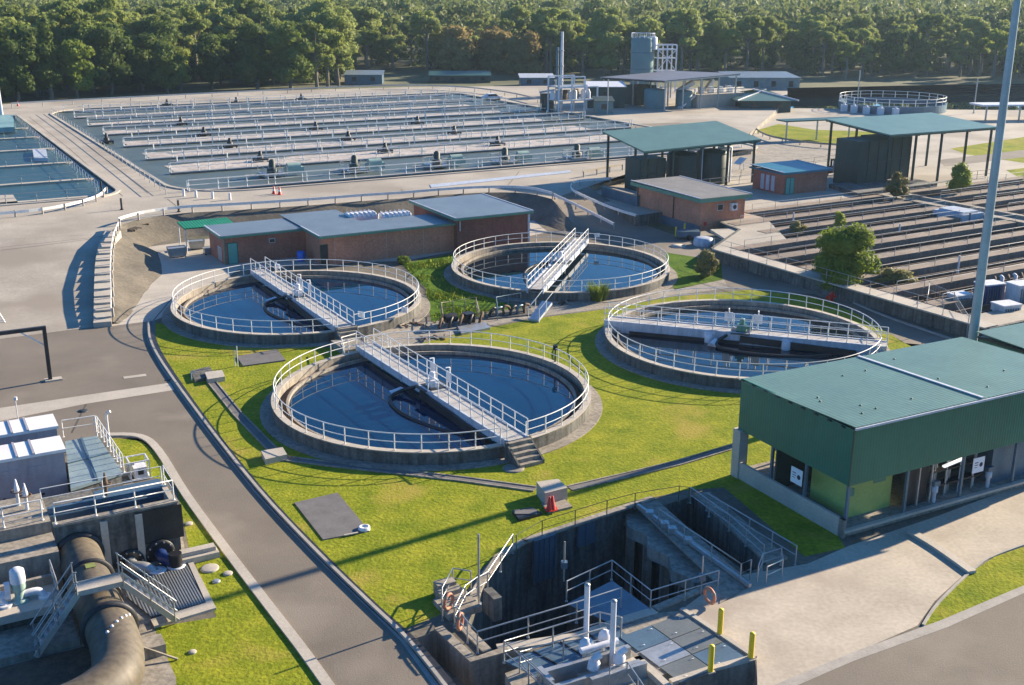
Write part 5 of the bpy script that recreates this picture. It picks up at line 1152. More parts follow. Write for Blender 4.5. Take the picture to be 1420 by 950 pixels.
for px, py, lb in ((1247,316,'short white post standing between filter beds left of the light pole'),(1328,372,'tall thin white post in the near filter bed left of the light pole'),(1100,300,'small white post in the far filter bed')):
    q = T('marker_post', lb, 'post', g(px, py+6, ZR)); mb = MB(); mb.tube([(0,0,0),(0,0,1.6 if px == 1328 else .9)], .09, 8); mb.box(-.1,.1,-.1,.1,0,.05); q.part('post', mb, M_white)

# ============================================================ CANOPIES AND FAR PLANT
def height_at(p, ty):
    lo, hi = 0, 60
    for _ in range(40):
        m_ = (lo+hi)/2
        if proj(Vector(p)+V(0,0,m_))[1] > ty: lo = m_
        else: hi = m_
    return lo
def canopy(label, corner, z, base, w_, dzw, d_, dzd, mt, nx, ny=2, ang=29, inset=.6, th=.18):
    p = g(*corner, z); t = T('canopy', label, 'canopy', V(p.x, p.y, base), ang); h_ = z-base
    c = [(0,0,h_),(w_,0,h_+dzw),(w_,d_,h_+dzw+dzd),(0,d_,h_+dzd)]
    mb = MB(); mb.add(c+[(x,y,zz-th) for x,y,zz in c], [(0,1,2,3),(7,6,5,4),(0,4,5,1),(1,5,6,2),(2,6,7,3),(3,7,4,0)]); r_ = t.part('roof', mb, mt)
    def zr_(x, y): return h_+dzw*x/w_+dzd*y/d_-th
    for i in range(nx):
        x = inset+(w_-2*inset)*i/(nx-1)
        for j in range(ny):
            y = inset+(d_-2*inset)*j/(ny-1); mb = MB(); mb.box(x-.12,x+.12,y-.12,y+.12,0,zr_(x,y)-.2); t.part('column', mb, M_tankg if mt is not M_roofp else M_galv)
        mb = MB(); mb.bar((x,.1,zr_(x,0)-.14),(x,d_-.1,zr_(x,d_)-.14),.14,.25); t.part('rafter', mb, M_dark)
    for y in (.1, d_-.1): mb = MB(); mb.bar((.05,y,zr_(0,y)-.05),(w_-.05,y,zr_(w_,y)-.05),.1,.28); t.part('eave_beam', mb, M_greend if mt is not M_roofp else M_galv, r_)
    return t
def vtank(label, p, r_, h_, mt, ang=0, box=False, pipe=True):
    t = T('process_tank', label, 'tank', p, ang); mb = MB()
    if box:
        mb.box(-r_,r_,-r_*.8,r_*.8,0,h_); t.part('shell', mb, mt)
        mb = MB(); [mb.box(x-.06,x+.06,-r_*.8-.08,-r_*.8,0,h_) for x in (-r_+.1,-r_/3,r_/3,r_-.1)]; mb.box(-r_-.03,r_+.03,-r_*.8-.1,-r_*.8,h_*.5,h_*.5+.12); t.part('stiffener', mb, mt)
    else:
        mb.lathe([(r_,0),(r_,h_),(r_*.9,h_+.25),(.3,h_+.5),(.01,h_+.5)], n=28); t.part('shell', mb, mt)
        mb = MB(); [mb.lathe([(r_+.04,z),(r_+.04,z+.1)], n=28) for z in (.1,h_*.5,h_-.15)]; t.part('hoop', mb, mt)
    if pipe: mb = MB(); mb.tube([(r_+.4,-r_*.5,0),(r_+.4,-r_*.5,h_+.6),(r_*.3,-r_*.3,h_+.6)], .14, 8); t.part('pipe', mb, M_white)
    return t
c1_ = canopy('green canopy roof on posts behind the orange brick building', (893,210), 6.5, ZR, 18.7, .42, 9.45, 1.45, M_roofg, 5)
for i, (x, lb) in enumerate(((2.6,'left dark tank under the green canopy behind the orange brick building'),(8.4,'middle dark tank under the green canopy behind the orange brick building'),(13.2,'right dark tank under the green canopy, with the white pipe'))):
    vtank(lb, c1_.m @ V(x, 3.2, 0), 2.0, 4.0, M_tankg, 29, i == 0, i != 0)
railing('pale railing between the tanks under the green canopy', [c1_.m @ V(1,.2,0), c1_.m @ V(18,.2,0)], 1.1, 2.4, M_galv)
t = T('white_duct', 'white curved duct rising beside the right dark tank', 'duct', c1_.m @ V(15.6,3,0)); mb = MB(); mb.tube(smooth([(0,0,0),(0,0,3.6),(-.3,0,4.3),(-1.2,0,4.6)], 4), .32, 12); t.part('duct', mb, M_white)
c2_ = canopy('wide green canopy roof on tall posts left of the light pole', (1235,187), 8, ZR, 20.4, -.07, 11.7, .85, M_roofg, 5)
vtank('left dark green box tank under the wide green canopy', c2_.m @ V(-.6, 4.0, 0), 2.6, 5.9, M_tankg, 29, True, False)
vtank('right dark green box tank under the wide green canopy', c2_.m @ V(5.2, 5.5, 0), 2.6, 5.8, M_tankg, 29, True, True)
t = T('lean_to_roof', 'narrow dark green lean-to roof left of the wide canopy', 'canopy', g(1090,168,ZR+3.4)-V(0,0,3.4), 20)
mb = MB(); mb.box(0,14,0,3,3.2,3.4); t.part('roof', mb, M_greend)
for x in (.5,6.5,13): mb = MB(); mb.box(x-.1,x+.1,.3,.5,0,3.2); t.part('column', mb, M_galv)
t = T('machine_group', 'cluster of brown pipes and pumps left of the dark green box tanks', 'machines', g(1180,240,ZR), 29)
for i in range(7):
    x, y = random.uniform(-4,4), random.uniform(-1,3); mb = MB(); mb.tube([(x,y,0),(x,y,1.2+random.random()),(x+1.5,y,1.4+random.random())], .16, 8); mb.lathe([(.5,0),(.5,.7),(.3,.9)], (x+.5,y+.5,0), 10); t.part('pump', mb, (M_rust, M_galv, M_tankg)[i % 3])
railing('pale railing before the machinery under the wide canopy', [g(1130,236,ZR), g(1215,228,ZR)], 1.1, 2.4, M_galv)
slab('equipment_base', 'dark blue-grey concrete base in front of the wide canopy', 'base', [(1150,255),(1260,246),(1300,254),(1190,268)], ZR, .5, M_concd)
railing('dark stand rail at the right end of the wide canopy', [c2_.m @ V(15,-.5,0), c2_.m @ V(20,-.5,0)], 1.1, 1.6, M_dark)
c3_ = canopy('grey sheet canopy on tall pale posts near the silo', (922,112), 8, ZT, 19.3, .82, 23.6, -.88, M_roofp, 5, 3)
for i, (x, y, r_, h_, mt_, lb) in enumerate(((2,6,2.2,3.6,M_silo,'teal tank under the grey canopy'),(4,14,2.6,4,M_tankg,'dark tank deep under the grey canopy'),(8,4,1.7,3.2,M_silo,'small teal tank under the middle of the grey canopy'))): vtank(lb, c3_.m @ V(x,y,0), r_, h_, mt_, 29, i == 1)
t = T('conveyor_building', 'pale concrete platform with sloping conveyor under the right of the grey canopy', 'platform', c3_.m @ V(10,2,0), 29)
mb = MB(); mb.box(0,12,0,6,0,2.4); mb.box(-.2,12.2,-.2,6.2,2.4,2.7); t.part('platform', mb, M_concw)
mb = MB(); mb.bar((-4,1,0),(0,1,2.6),1.2,.3); t.part('stair', mb, M_white)
mb = MB(); mb.bar((1,3,5.0),(-3,3,3.2),.9,.9); mb.bar((5,4,3.0),(7,4,5.2),.9,.7); t.part('conveyor', mb, M_white)
for x in (2,4.5,7,9.5): t.part('machine', MB().box(x,x+.9,1.5,2.6,2.7,4.0), M_white2)
railing('white railing along the conveyor platform under the grey canopy', [t.m @ V(0,-.1,2.7), t.m @ V(12,-.1,2.7), t.m @ V(12,6,2.7)], 1.1, 1.5)
# silo with steel frame
ps = g(889,127,ZT); t = T('silo', 'tall teal cylindrical silo rising behind the grey canopy', 'silo', ps); hs = height_at(ps, 52); r_ = 15.5/F_PX*(ps-V(0,0,CAM_H)).length
mb = MB(); mb.lathe([(r_*.92,0),(r_,1),(r_,hs-.4),(r_*.92,hs),(.3,hs+.4),(.01,hs+.4)], n=32); t.part('shell', mb, M_silo)
mb = MB(); [mb.lathe([(r_+.06,z),(r_+.06,z+.25)], n=32) for z in (hs*.42,hs*.72)]; t.part('hoop', mb, M_bluep)
mb = MB(); [mb.tube([(r_*cos(2*pi*i/16),r_*sin(2*pi*i/16),hs),(r_*cos(2*pi*i/16),r_*sin(2*pi*i/16),hs+1.0)], .06) for i in range(16)]; mb.tube([(r_*cos(2*pi*i/16),r_*sin(2*pi*i/16),hs+1.0) for i in range(16)], .06, 6, True); t.part('top_railing', mb, M_white)
pf = g(920,127,ZT); t = T('steel_tower', 'white cross-braced steel tower beside the teal silo', 'tower', pf, 12); hf = height_at(pf, 62); w_ = 2.3
mb = MB()
for x in (-w_,0,w_):
    for y in (-1.6,1.6): mb.bar((x,y,0),(x,y,hf),.28)
t.part('leg', mb, M_white)
mb = MB()
for z in (hf*.45,hf*.72,hf*.9,hf):
    for y in (-1.6,1.6): mb.bar((-w_,y,z),(w_,y,z),.22)
    for x in (-w_,w_): mb.bar((x,-1.6,z),(x,1.6,z),.22)
mb.bar((-w_,-1.6,hf*.45),(0,-1.6,hf*.72),.16); mb.bar((0,-1.6,hf*.72),(w_,-1.6,hf*.45),.16); mb.bar((-w_,-1.6,hf*.9),(0,-1.6,hf*.72),.16); mb.bar((w_,-1.6,hf*.9),(0,-1.6,hf*.72),.16); t.part('bracing', mb, M_white)
mb = MB(); mb.box(-w_,w_,-1.6,1.6,hf*.9,hf*.9+.15); t.part('deck', mb, M_galv)
mb = MB(); mb.lathe([(1.2,hf*.9),(1.2,hf+1.6),(.8,hf+1.9)], (-w_-1.0,0,0), 16); t.part('hopper', mb, M_white2)
# chimney and its frame
pc = g(778,150,ZT); t = T('chimney', 'slim white and blue steel chimney left of the grey canopy', 'chimney', pc); hc = height_at(pc, 44)
mb = MB(); mb.tube([(0,0,0),(0,0,hc*.5),(0,0,hc)], [.34,.30,.26], 14); t.part('stack', mb, M_white)
mb = MB(); mb.tube([(-.9,.1,hc*.25),(-.9,.1,hc*.8)], .28, 12); t.part('side_duct', mb, M_bluep); mb = MB(); [mb.lathe([(.42,z),(.42,z+.2)], n=14) for z in (hc*.35,hc*.55,hc*.75)]; t.part('collar', mb, M_galv)
t = T('pipe_tower', 'white steel frame with pipes standing at the foot of the chimney', 'frame', g(785,156,ZT), 29); mb = MB()
for x in (-3,0,3,6):
    for y in (-2,2): mb.bar((x,y,0),(x,y,7 if x < 4 else 5),.25)
for z in (2.5,5,7):
    for y in (-2,2): mb.bar((-3,y,z),(3 if z > 5 else 6,y,z),.22)
t.part('frame', mb, M_white)
mb = MB(); mb.box(-3,3,-2,2,5,5.2); mb.box(-3,6,-2,2,2.4,2.6); t.part('floor', mb, M_galv)
for i in range(8): x = -3+i*1.2; mb = MB(); mb.lathe([(.5,2.6),(.5,3.6+random.random()),(.2,4.4)], (x,random.uniform(-1.2,1.2),0), 10); t.part('vessel', mb, (M_white, M_white2, M_rust)[i % 3])
def shed(label, px0, px1, py, ty, z, depth, mw, mr, name='shed', hip=False, ang=None):
    a, b = g(px0, py, z), g(px1, py-(0 if ang is None else 0), z); d = b-a; an = math.degrees(atan2(d.y, d.x)) if ang is None else ang
    t = T(name, label, 'shed' if name == 'shed' else 'building', a, an); w_ = d.length; h_ = height_at(a, ty)
    hw = h_*.6 if hip else h_-.3
    mb = MB(); mb.box(0,w_,0,depth,0,hw); t.part('wall', mb, mw)
    if hip:
        o = 1.2; k = depth/2
        mb = MB(); mb.add([(-o,-o,hw),(w_+o,-o,hw),(w_+o,depth+o,hw),(-o,depth+o,hw),(k,k,h_),(w_-k,k,h_)], [(0,1,5,4),(1,2,5),(2,3,4,5),(3,0,4),(3,2,1,0)]); r_ = t.part('roof', mb, mr)
        mb = MB(); mb.tube([(-o,-o,hw+.1),(k,k,h_+.08),(w_-k,k,h_+.08),(w_+o,-o,hw+.1)], .16, 6); t.part('ridge_capping', mb, M_white, r_)
    else:
        mb = MB(); mb.add([(-.3,-.3,h_-.3),(w_+.3,-.3,h_-.3),(w_+.3,depth+.3,h_+.3),(-.3,depth+.3,h_+.3),(-.3,-.3,h_-.4),(w_+.3,-.3,h_-.4),(w_+.3,depth+.3,h_+.2),(-.3,depth+.3,h_+.2)], [(0,1,2,3),(7,6,5,4),(0,4,5,1),(1,5,6,2),(2,6,7,3),(3,7,4,0)]); t.part('roof', mb, mr)
    n = max(1, int(w_/4))
    for i in range(n):
        x = (i+.5)*w_/n; mb = MB(); mb.box(x-.6,x+.6,-.06,0,hw*.35,hw*.75); t.part('window', mb, M_glass)
    return t
shed('green hip-roofed building beyond the curved road', 1028, 1096, 156, 128, ZR, 13, M_tankg, M_roofg, 'building', True)
shed('long pale grey-green shed under the trees behind the hip-roofed building', 1012, 1108, 127, 106, 0, 14, mat('pale_shed_wall', (.25,.30,.30), .6), M_roofb)
shed('low grey-blue shed at the forest edge behind the wide basin', 478, 530, 117, 102, 0, 9, M_bluep, M_roofb)  # this shed and the next: walls darkened for the shade they stand in
shed('low teal shed at the forest edge right of the grey-blue shed', 596, 680, 115, 103, 0, 9, M_tankg, M_greend)
shed('pale blue fence-like shed at the forest edge left of the chimney', 722, 768, 120, 106, 0, 7, M_bluep, M_white2)
shed('small white-roofed hut before the grey canopy', 815, 866, 150, 118, ZT, 6, M_tankg, M_white)
shed('low dark green container left of the chimney frame', 750, 768, 152, 127, ZT, 3, M_tankg, M_concw)
shed('teal container under the grey canopy front', 826, 850, 158, 138, ZT, 4, M_silo, M_tankg)
for px, py, h_, lb in ((770,160,7,'tall thin pole left of the grey canopy'),(842,164,7.5,'tall thin pale pole in front of the small white-roofed hut'),(1350,157,7,'thin pole by the far clarifier left of the light pole'),(1188,150,8,'slim pole before the forest by the far clarifier')):
    q = T('thin_mast', lb, 'mast', g(px,py,ZR)); mb = MB(); mb.tube([(0,0,0),(0,0,h_)], .12, 8); mb.lathe([(.3,0),(.3,.1)], n=10); q.part('mast', mb, M_galv)
# far round tank
cc = g(1236,152,ZR); t = T('settling_tank', 'distant round tank with many white posts before the forest', 'tank', cc); mb = MB(); mb.ring((0,0), 10.6, 11, 0, 1.6, 64); t.part('outer_wall', mb, M_bluep)
mb = MB(); mb.ring((cc.x,cc.y), .02, 10.6, ZR+.9, ZR+1.0, 64); structure('water', mb, M_water3)
railing('white railing round the distant round tank', [cc+V(10.8*cos(2*pi*i/64), 10.8*sin(2*pi*i/64), 1.6) for i in range(65)], 1.4, 2.6, corners=False, r=.06, pr=.08)
for i in range(5):
    a_ = R(200+i*14); q = T('tank_hopper', 'white box on the near side of the distant round tank, number %s from the left' % ('one','two','three','four','five')[i], 'box', cc+V(12*cos(a_),12*sin(a_),0)); mb = MB(); mb.box(-.6,.6,-.5,.5,0,1.4); mb.lathe([(.3,1.4),(.2,1.8)], n=10); q.part('box', mb, M_white)
t = T('long_shelter', 'long low shelter with white roof edge right of the light pole', 'shelter', g(1360,168,ZR), 8); mb = MB(); mb.box(0,30,0,5,2.8,3.1); t.part('roof', mb, M_white); [t.part('column', MB().box(x,x+.25,.2,.45,0,2.8), M_galv) for x in (1,8,15,22)]
# parked white car beyond the basin
t = T('parked_car', 'small white car parked beyond the far right corner of the wide basin', 'car', g(682,139,ZT), 20)
mb = MB(); prof = [(-2.2,.35),(-2.2,.85),(-1.5,.95),(-.9,1.42),(.7,1.45),(1.35,.95),(2.2,.8),(2.2,.35)]
mb.add([(x,-.85,z) for x,z in prof]+[(x,.85,z) for x,z in prof], [tuple(range(8)), tuple(range(8,16))[::-1]]+[(i,8+i,8+(i+1)%8,(i+1)%8) for i in range(8)]); t.part('body', mb, M_white)
mb = MB(); mb.add([(-1.3,-.87,.95),(-.85,-.87,1.35),(.65,-.87,1.38),(1.15,-.87,.95)], [(0,3,2,1)]); mb.add([(.72,-.75,1.4),(1.3,-.78,.98),(1.3,.78,.98),(.72,.75,1.4)], [(0,1,2,3)]); t.part('window', mb, M_glass)
for x in (-1.4,1.4):
    for y in (-.8,.8): q = MB(); q.lathe([(.33,-.12),(.33,.12)], (x,y,.33), 14, axis=(0,1,0)); t.part('wheel', q, M_black)

# ============================================================ CLUTTER BETWEEN THE TANKS
t = T('sludge_pump', 'rusty pump set with curved pipes between the round tanks', 'pump', g(632,452), 29)
mb = MB(); mb.box(-2.2,2.4,-1.0,1.0,0,.15); t.part('base', mb, M_conc)
for i in range(5): x = -1.8+i*.9; mb = MB(); mb.tube(smooth([(x,-.6,.1),(x+.1,-.6,.5),(x+.5,-.2,.8),(x+.8,.5,.6),(x+.9,.6,.1)], 3), .12, 8); t.part('pipe', mb, (M_rust, M_dark)[i % 2])
mb = MB(); mb.lathe([(.35,-.5),(.38,0),(.35,.5)], (-.4,.1,.7), 14, axis=(1,0,0)); mb.box(.8,1.6,-.3,.5,.1,.9); t.part('motor', mb, M_dark)
railing('rusty-white rail round the pump set between the round tanks', [g(614,452), g(612,436), g(660,428), g(664,446)], 1.0, 1.2, M_conc)
t = T('sludge_pump', 'shaded pump set with dark pipes at the foot of the rearmost bridge', 'pump', g(705,438), 20)
for i in range(6): x = -1.6+i*.6; mb = MB(); mb.tube(smooth([(x,0,0),(x,0,.4+.2*(i%3)),(x+.5,.3,.7),(x+.8,.8,.3)], 3), .11, 8); t.part('pipe', mb, (M_dark, M_bluep, M_rust)[i % 3])
mb = MB(); mb.box(-2,2.2,-.6,1.4,0,.12); t.part('base', mb, M_concd)
railing('blue-grey rail round the shaded pump set by the rearmost bridge', [g(690,444), g(688,428), g(722,422)], 1.0, 1.0, M_bluep)
t = T('inclined_chute', 'blue-grey inclined stair chute from the rearmost bridge to the path', 'stair', g(740,446), 60)
mb = MB(); mb.bar((0,0,.1),(2.3,0,1.05),.9,.22); t.part('chute', mb, M_white2)
for y in (-.5,.5):
    mb = MB(); mb.tube([(0,y,0),(0,y,1.1),(2.3,y,2.0)], .035); mb.tube([(1.2,y,.6),(1.2,y,1.55)], .03); t.part('handrail', mb, M_rail)
for i, (px, py, lb) in enumerate(((574,452,'brown scrap timber and pipe pieces left of the rusty pump set'),(600,470,'dry brown rubble on the path behind the nearest tank'),(790,418,'long dark planks lying on the path behind the reed tuft'))):
    t = T('debris_pile', lb, 'debris', g(px,py), 20*i)
    for k in range(7):
        x, y, a_ = random.uniform(-1.2,1.2), random.uniform(-.4,.4), random.uniform(0,pi); mb = MB(); mb.bar((x-.5*cos(a_),y-.5*sin(a_),.08+.04*k%.2),(x+.6*cos(a_),y+.6*sin(a_),.12),.12,.08); t.part('piece', mb, (M_rust, M_conc, M_dark)[k % 3])
t = T('access_platform', 'grey concrete platform between the left tank steps and the nearest bridge', 'platform', g(488,486), -59); mb = MB(); mb.box(-1.6,1.2,-1.0,1.0,0,.5); t.part('slab', mb, M_conc)
railing('short white rail on the platform between the two front tanks', [g(478,500), g(474,486), g(494,480)], 1.0, 1.0)
slab('cable_tray', 'flat grey steel plate on the path left of the rearmost bridge foot', 'plate', [(634,452),(672,446),(680,454),(640,462)], 0, .2, M_galv)

# ============================================================ ELECTRICAL YARD BESIDE THE LIGHT POLE
eq = [(1328,432,1.6,1.2,1.5,'pale blue transformer box left of the light pole base'),(1368,428,2.0,1.4,2.2,'dark blue equipment cabinet right behind the light pole'),(1392,448,1.8,1.4,1.6,'pale box with rounded top right of the light pole'),(1414,432,2.2,1.5,2.4,'tall pale cabinet at the right picture edge'),(1345,455,1.3,1.0,.9,'low grey box at the foot of the light pole')]
for i, (px, py, w_, d_, h_, lb) in enumerate(eq):
    t = T('electrical_cabinet', lb, 'cabinet', g(px,py), 20); mb = MB(); mb.box(-w_/2,w_/2,-d_/2,d_/2,.1,h_); t.part('case', mb, (M_white2, M_blue, M_white2, M_white2, M_galv)[i])
    mb = MB(); mb.box(-w_/2-.06,w_/2+.06,-d_/2-.06,d_/2+.06,h_,h_+.1); t.part('lid', mb, M_white); mb = MB(); [mb.box(-w_/2+.2+k*.25,-w_/2+.26+k*.25,-d_/2-.1,-d_/2,.3,h_-.2) for k in range(int(w_/.3))]; t.part('cooling_fin', mb, M_bluep)
    mb = MB(); mb.box(-w_/2-.2,w_/2+.2,-d_/2-.2,d_/2+.2,0,.1); t.part('plinth', mb, M_conc)
t = T('pipe_manifold', 'rusty red pipe group behind the equipment boxes at the right edge', 'pipe', g(1400,412), 25)
for k in range(5): mb = MB(); mb.tube([(-2+k*.8,0,0),(-2+k*.8,0,1.6+.3*(k%2)),(-1.5+k*.8,.6,1.8)], .16, 8); t.part('pipe', mb, (M_rust, M_white2)[k % 2])
t = T('mesh_fence', 'grey mesh fence panels between the lawn patch and the equipment boxes', 'fence', g(1283,440), 0); P = [g(1283,440), g(1286,420), g(1320,436), g(1340,470)]; P = [p-P[0] for p in P]
mb = MB()
for a, b in zip(P[:-1], P[1:]):
    for h_ in (.05,.6,1.2,1.8): mb.tube([a+V(0,0,h_), b+V(0,0,h_)], .02)
    for p in along([a,b], .35): mb.tube([p, p+V(0,0,1.8)], .010, 4)
t.part('mesh', mb, M_galv)
for p in P: link('post', post_mesh(1.95, .04, M_galv), t.o, loc=p)
t = T('hydrant', 'small bright red object on the road edge behind the right-hand tank', 'hydrant', g(1153,418)); mb = MB(); mb.lathe([(.16,0),(.16,.5),(.22,.55),(.2,.75),(.05,.85)], n=12); mb.tube([(-.4,0,.45),(.4,0,.45)], .1, 8); t.part('body', mb, M_red)
mb = MB(); mb.box(-.5,-.25,-.12,.12,.2,.5); t.part('cap', mb, M_red)

# long pipes laid along the lanes of the wide basin
for i, v in enumerate(vs_[1:7]):
    a_, b_ = bs(u0+6, v+8.6, WLB+.25), bs(u1-6, v+8.6, WLB+.25); t = T('air_pipe', 'grey air pipe on stands behind the walkway '+place[i+1], 'pipe', V(a_.x, a_.y, WLB), 0, 'air pipes along the aeration basin lanes')
    mb = MB(); mb.tube([V(0,0,.3), b_-a_+V(0,0,.3)], .16, 8); t.part('pipe', mb, M_galv)
    for k in range(12):
        p = (b_-a_)*(k/11); mb = MB(); mb.bar(p+V(0,0,-.6), p+V(0,0,1.1), .14); t.part('stand', mb, M_rail)

for i, v in enumerate(vs_[1:7]):
    a_, b_ = bs(u0+5.5, v+10.6, ZT), bs(u1-5, v+10.6, ZT); t = T('lane_divider', 'narrow concrete divider wall in the lane behind the walkway '+place[i+1], 'wall', V(a_.x, a_.y, .6), 29.5, 'narrow divider walls in the wide basin'); L3 = (b_-a_).length
    mb = MB(); mb.box(0, L3, -.2, .2, 0, ZT-.6); t.part('wall', mb, M_wk); mb = MB()
    for k in range(20): x = L3*(k+.5)/20; mb.bar((x,0,ZT-.6),(x,0,ZT+.75),.13)
    mb.bar((0,0,ZT+.5),(L3,0,ZT+.5),.07); t.part('rail', mb, M_rail)
# ============================================================ PLANTS
import numpy as np
def leaf_mesh(name, lobes, n, size, mt, seed, core=True):
    """a crown of many leaf-sized faces spread through a set of ellipsoid clumps"""
    rg = np.random.default_rng(seed); C = np.array([l[0] for l in lobes]); Rr = np.array([l[1] for l in lobes])
    w_ = (Rr.prod(1))**(2/3); idx = rg.choice(len(lobes), n, p=w_/w_.sum())
    d = rg.normal(size=(n,3)); d /= np.linalg.norm(d, axis=1)[:,None]; d[:,2] = np.where(d[:,2] < -.5, -d[:,2]*.6, d[:,2])
    rad = rg.uniform(.55, 1.08, n)**.6; P = C[idx]+d*rad[:,None]*Rr[idx]
    nrm = d+rg.normal(size=(n,3))*.55; nrm /= np.linalg.norm(nrm, axis=1)[:,None]
    a = np.cross(nrm, rg.normal(size=(n,3))); a /= np.linalg.norm(a, axis=1)[:,None]; b = np.cross(nrm, a)
    s = size*rg.uniform(.5, 1.35, n)[:,None]
    vs = np.stack([P-a*s*.5, P-b*s*.32+nrm*s*.1, P+a*s*.6, P+b*s*.32-nrm*s*.05], 1).reshape(-1,3)
    fs = np.arange(4*n).reshape(-1,4)
    V_ = [vs]; F_ = [fs]; off = 4*n
    if core:
        ico = MB(); ico.ball((0,0,0), 1, 9, 6); iv = np.array(ico.v); 
        q = [f for f in ico.f if len(f) == 4]; jf = np.array(q)
        for c, r_ in lobes:
            k = iv*np.array(r_)*.74; k = k*(1+.22*np.array([noise.noise(Vector(p)*.9+Vector(c)) for p in k])[:,None])+np.array(c)
            V_.append(k); F_.append(jf+off); off += len(iv)
    vs = np.concatenate(V_); fs = np.concatenate(F_); me = bpy.data.meshes.new(name)
    me.vertices.add(len(vs)); me.vertices.foreach_set('co', vs.astype(np.float32).ravel())
    me.loops.add(fs.size); me.loops.foreach_set('vertex_index', fs.astype(np.int32).ravel())
    me.polygons.add(len(fs)); me.polygons.foreach_set('loop_start', np.arange(0, fs.size, 4, dtype=np.int32))
    me.materials.append(mt); me.update(calc_edges=True); return me
def crown_lobes(rg, h, w_, kind):
    L = []
    if kind == 'round':
        for k in range(16):
            a = rg.uniform(0, 2*pi); f = rg.random(); z = h*(.16+.76*f); rr = w_*.5*(1-abs(f-.42)**1.6)*rg.uniform(.35,.75); r_ = w_*rg.uniform(.17,.26)
            L.append(((rr*cos(a), rr*sin(a), z), (r_, r_, r_*.85)))
        L.append(((0,0,h*.55),(w_*.3,w_*.3,h*.3)))
    elif kind == 'euc':       # open, clumpy eucalypt crown
        for k in range(15):
            a = rg.uniform(0, 2*pi); f = rg.random(); z = h*(.34+.60*f); rr = w_*.48*rg.uniform(.2,1)*(1.05-.5*f); r_ = w_*rg.uniform(.11,.19)
            L.append(((rr*cos(a), rr*sin(a), z), (r_*1.15, r_*1.15, r_*.8)))
    else:                      # tall narrow
        for k in range(14):
            a = rg.uniform(0, 2*pi); f = (k+.5)/14; z = h*(.18+.78*f); rr = w_*.25*rg.uniform(.2,1)*(1-f*.6); r_ = w_*rg.uniform(.18,.28)*(1.05-.5*f)
            L.append(((rr*cos(a), rr*sin(a), z), (r_, r_, r_*1.1)))
    return L
def trunk_mesh(rg, h, lobes, mt):
    mb = MB(); top = V(rg.uniform(-.5,.5), rg.uniform(-.5,.5), h*.62); mid = V(rg.uniform(-.3,.3), rg.uniform(-.3,.3), h*.3)
    r0 = h*.022
    mb.tube([(0,0,-.3), mid, top], [r0*1.3, r0, r0*.45], 8)
    for c, r_ in lobes[:9]:
        c = Vector(c); s_ = mid.lerp(top, min(1, max(0, (c.z/h-.3)*1.5))); mb.tube([s_, s_.lerp(c, .5)+V(0,0,h*.01), c], [r0*.5, r0*.32, r0*.12], 5)
    return mb.mesh('trunk', mt)
rg0 = random.Random(5)
VAR = []
specs = [('round', 15, 11, M_leafd, 3400), ('round', 13, 10, M_leafg, 3000), ('euc', 20, 12, M_leafo, 2600), ('euc', 18, 10, M_leafo, 2300), ('euc', 22, 12, M_leafo, 2700),
         ('tall', 18, 8, M_leafd, 2600), ('euc', 19, 12, M_leafg, 2500), ('round', 14, 11, M_leafb, 2700), ('round', 17, 13, M_leafo, 3300)]
kinds = ['dense dark green tree', 'fresh green bushy tree', 'olive eucalypt with pale limbs', 'slender olive eucalypt', 'tall olive eucalypt', 'narrow dark tree', 'bright green eucalypt', 'bronze-leaved tree', 'broad olive tree']
for i, (kd, h, w_, mt_, n) in enumerate(specs):
    lo = crown_lobes(rg0, h, w_, kd); VAR.append((leaf_mesh('crown', lo, n, .78, mt_, 20+i), trunk_mesh(rg0, h, lo, M_bark), h, w_, lo))
def bound(px):
    B = [(-600,190),(0,145),(240,133),(470,124),(478,99),(550,100),(600,104),(700,104),(712,110),(770,110),(860,104),(940,108),(1010,106),(1108,104),(1112,112),(1300,110),(1420,112),(2200,120)]
    for (a, ya), (b, yb) in zip(B[:-1], B[1:]):
        if a <= px <= b: return ya+(yb-ya)*(px-a)/(b-a)
    return 130
rg = random.Random(11); cand = []
y = 225.0
while y < 1500:
    step = 9.5 if y < 420 else (12 if y < 700 else 19)
    x = -.50*y-20
    while x < .50*y+30:
        p = V(x+rg.uniform(-.42,.42)*step, y+rg.uniform(-.42,.42)*step, 0); q = proj(p)
        if q[1] < bound(q[0])-1.5 and not (px_gap := (1330 < q[0] < 1420 and 50 < q[1] < 62)): cand.append(p)
        x += step
    y += step*.92
cand.sort(key=lambda p: p.y)
def pick(p, q):
    """species by where the photograph shows them"""
    px = q[0]; front = q[1] > bound(px)-14; r_ = rg.random()
    if px < 430 and front: return 0 if r_ < .6 else (1 if r_ < .85 else 5)
    if 600 < px < 735 and front: return 7 if r_ < .55 else 3
    if front and px > 1040: return (6, 2, 0, 3)[int(r_*4)]
    if front: return (2, 3, 6, 8)[int(r_*4)]
    if px > 700: return (2, 3, 6, 8, 0, 2, 5, 4)[int(r_*8)]
    return (2, 4, 8, 3, 2, 8, 6, 5)[int(r_*8)]
zone = lambda px: 'behind the left basin' if px < 75 else ('beyond the wide basin, left half' if px < 340 else ('beyond the wide basin, right half' if px < 700 else ('behind the chimney and silo' if px < 1010 else 'behind the green canopies')))
vis = [p for p in cand if -60 < proj(p)[0] < 1480 and p.y < 640]
near = vis[:299]; nset = set(id(p) for p in near); rest = [p for p in cand if id(p) not in nset]
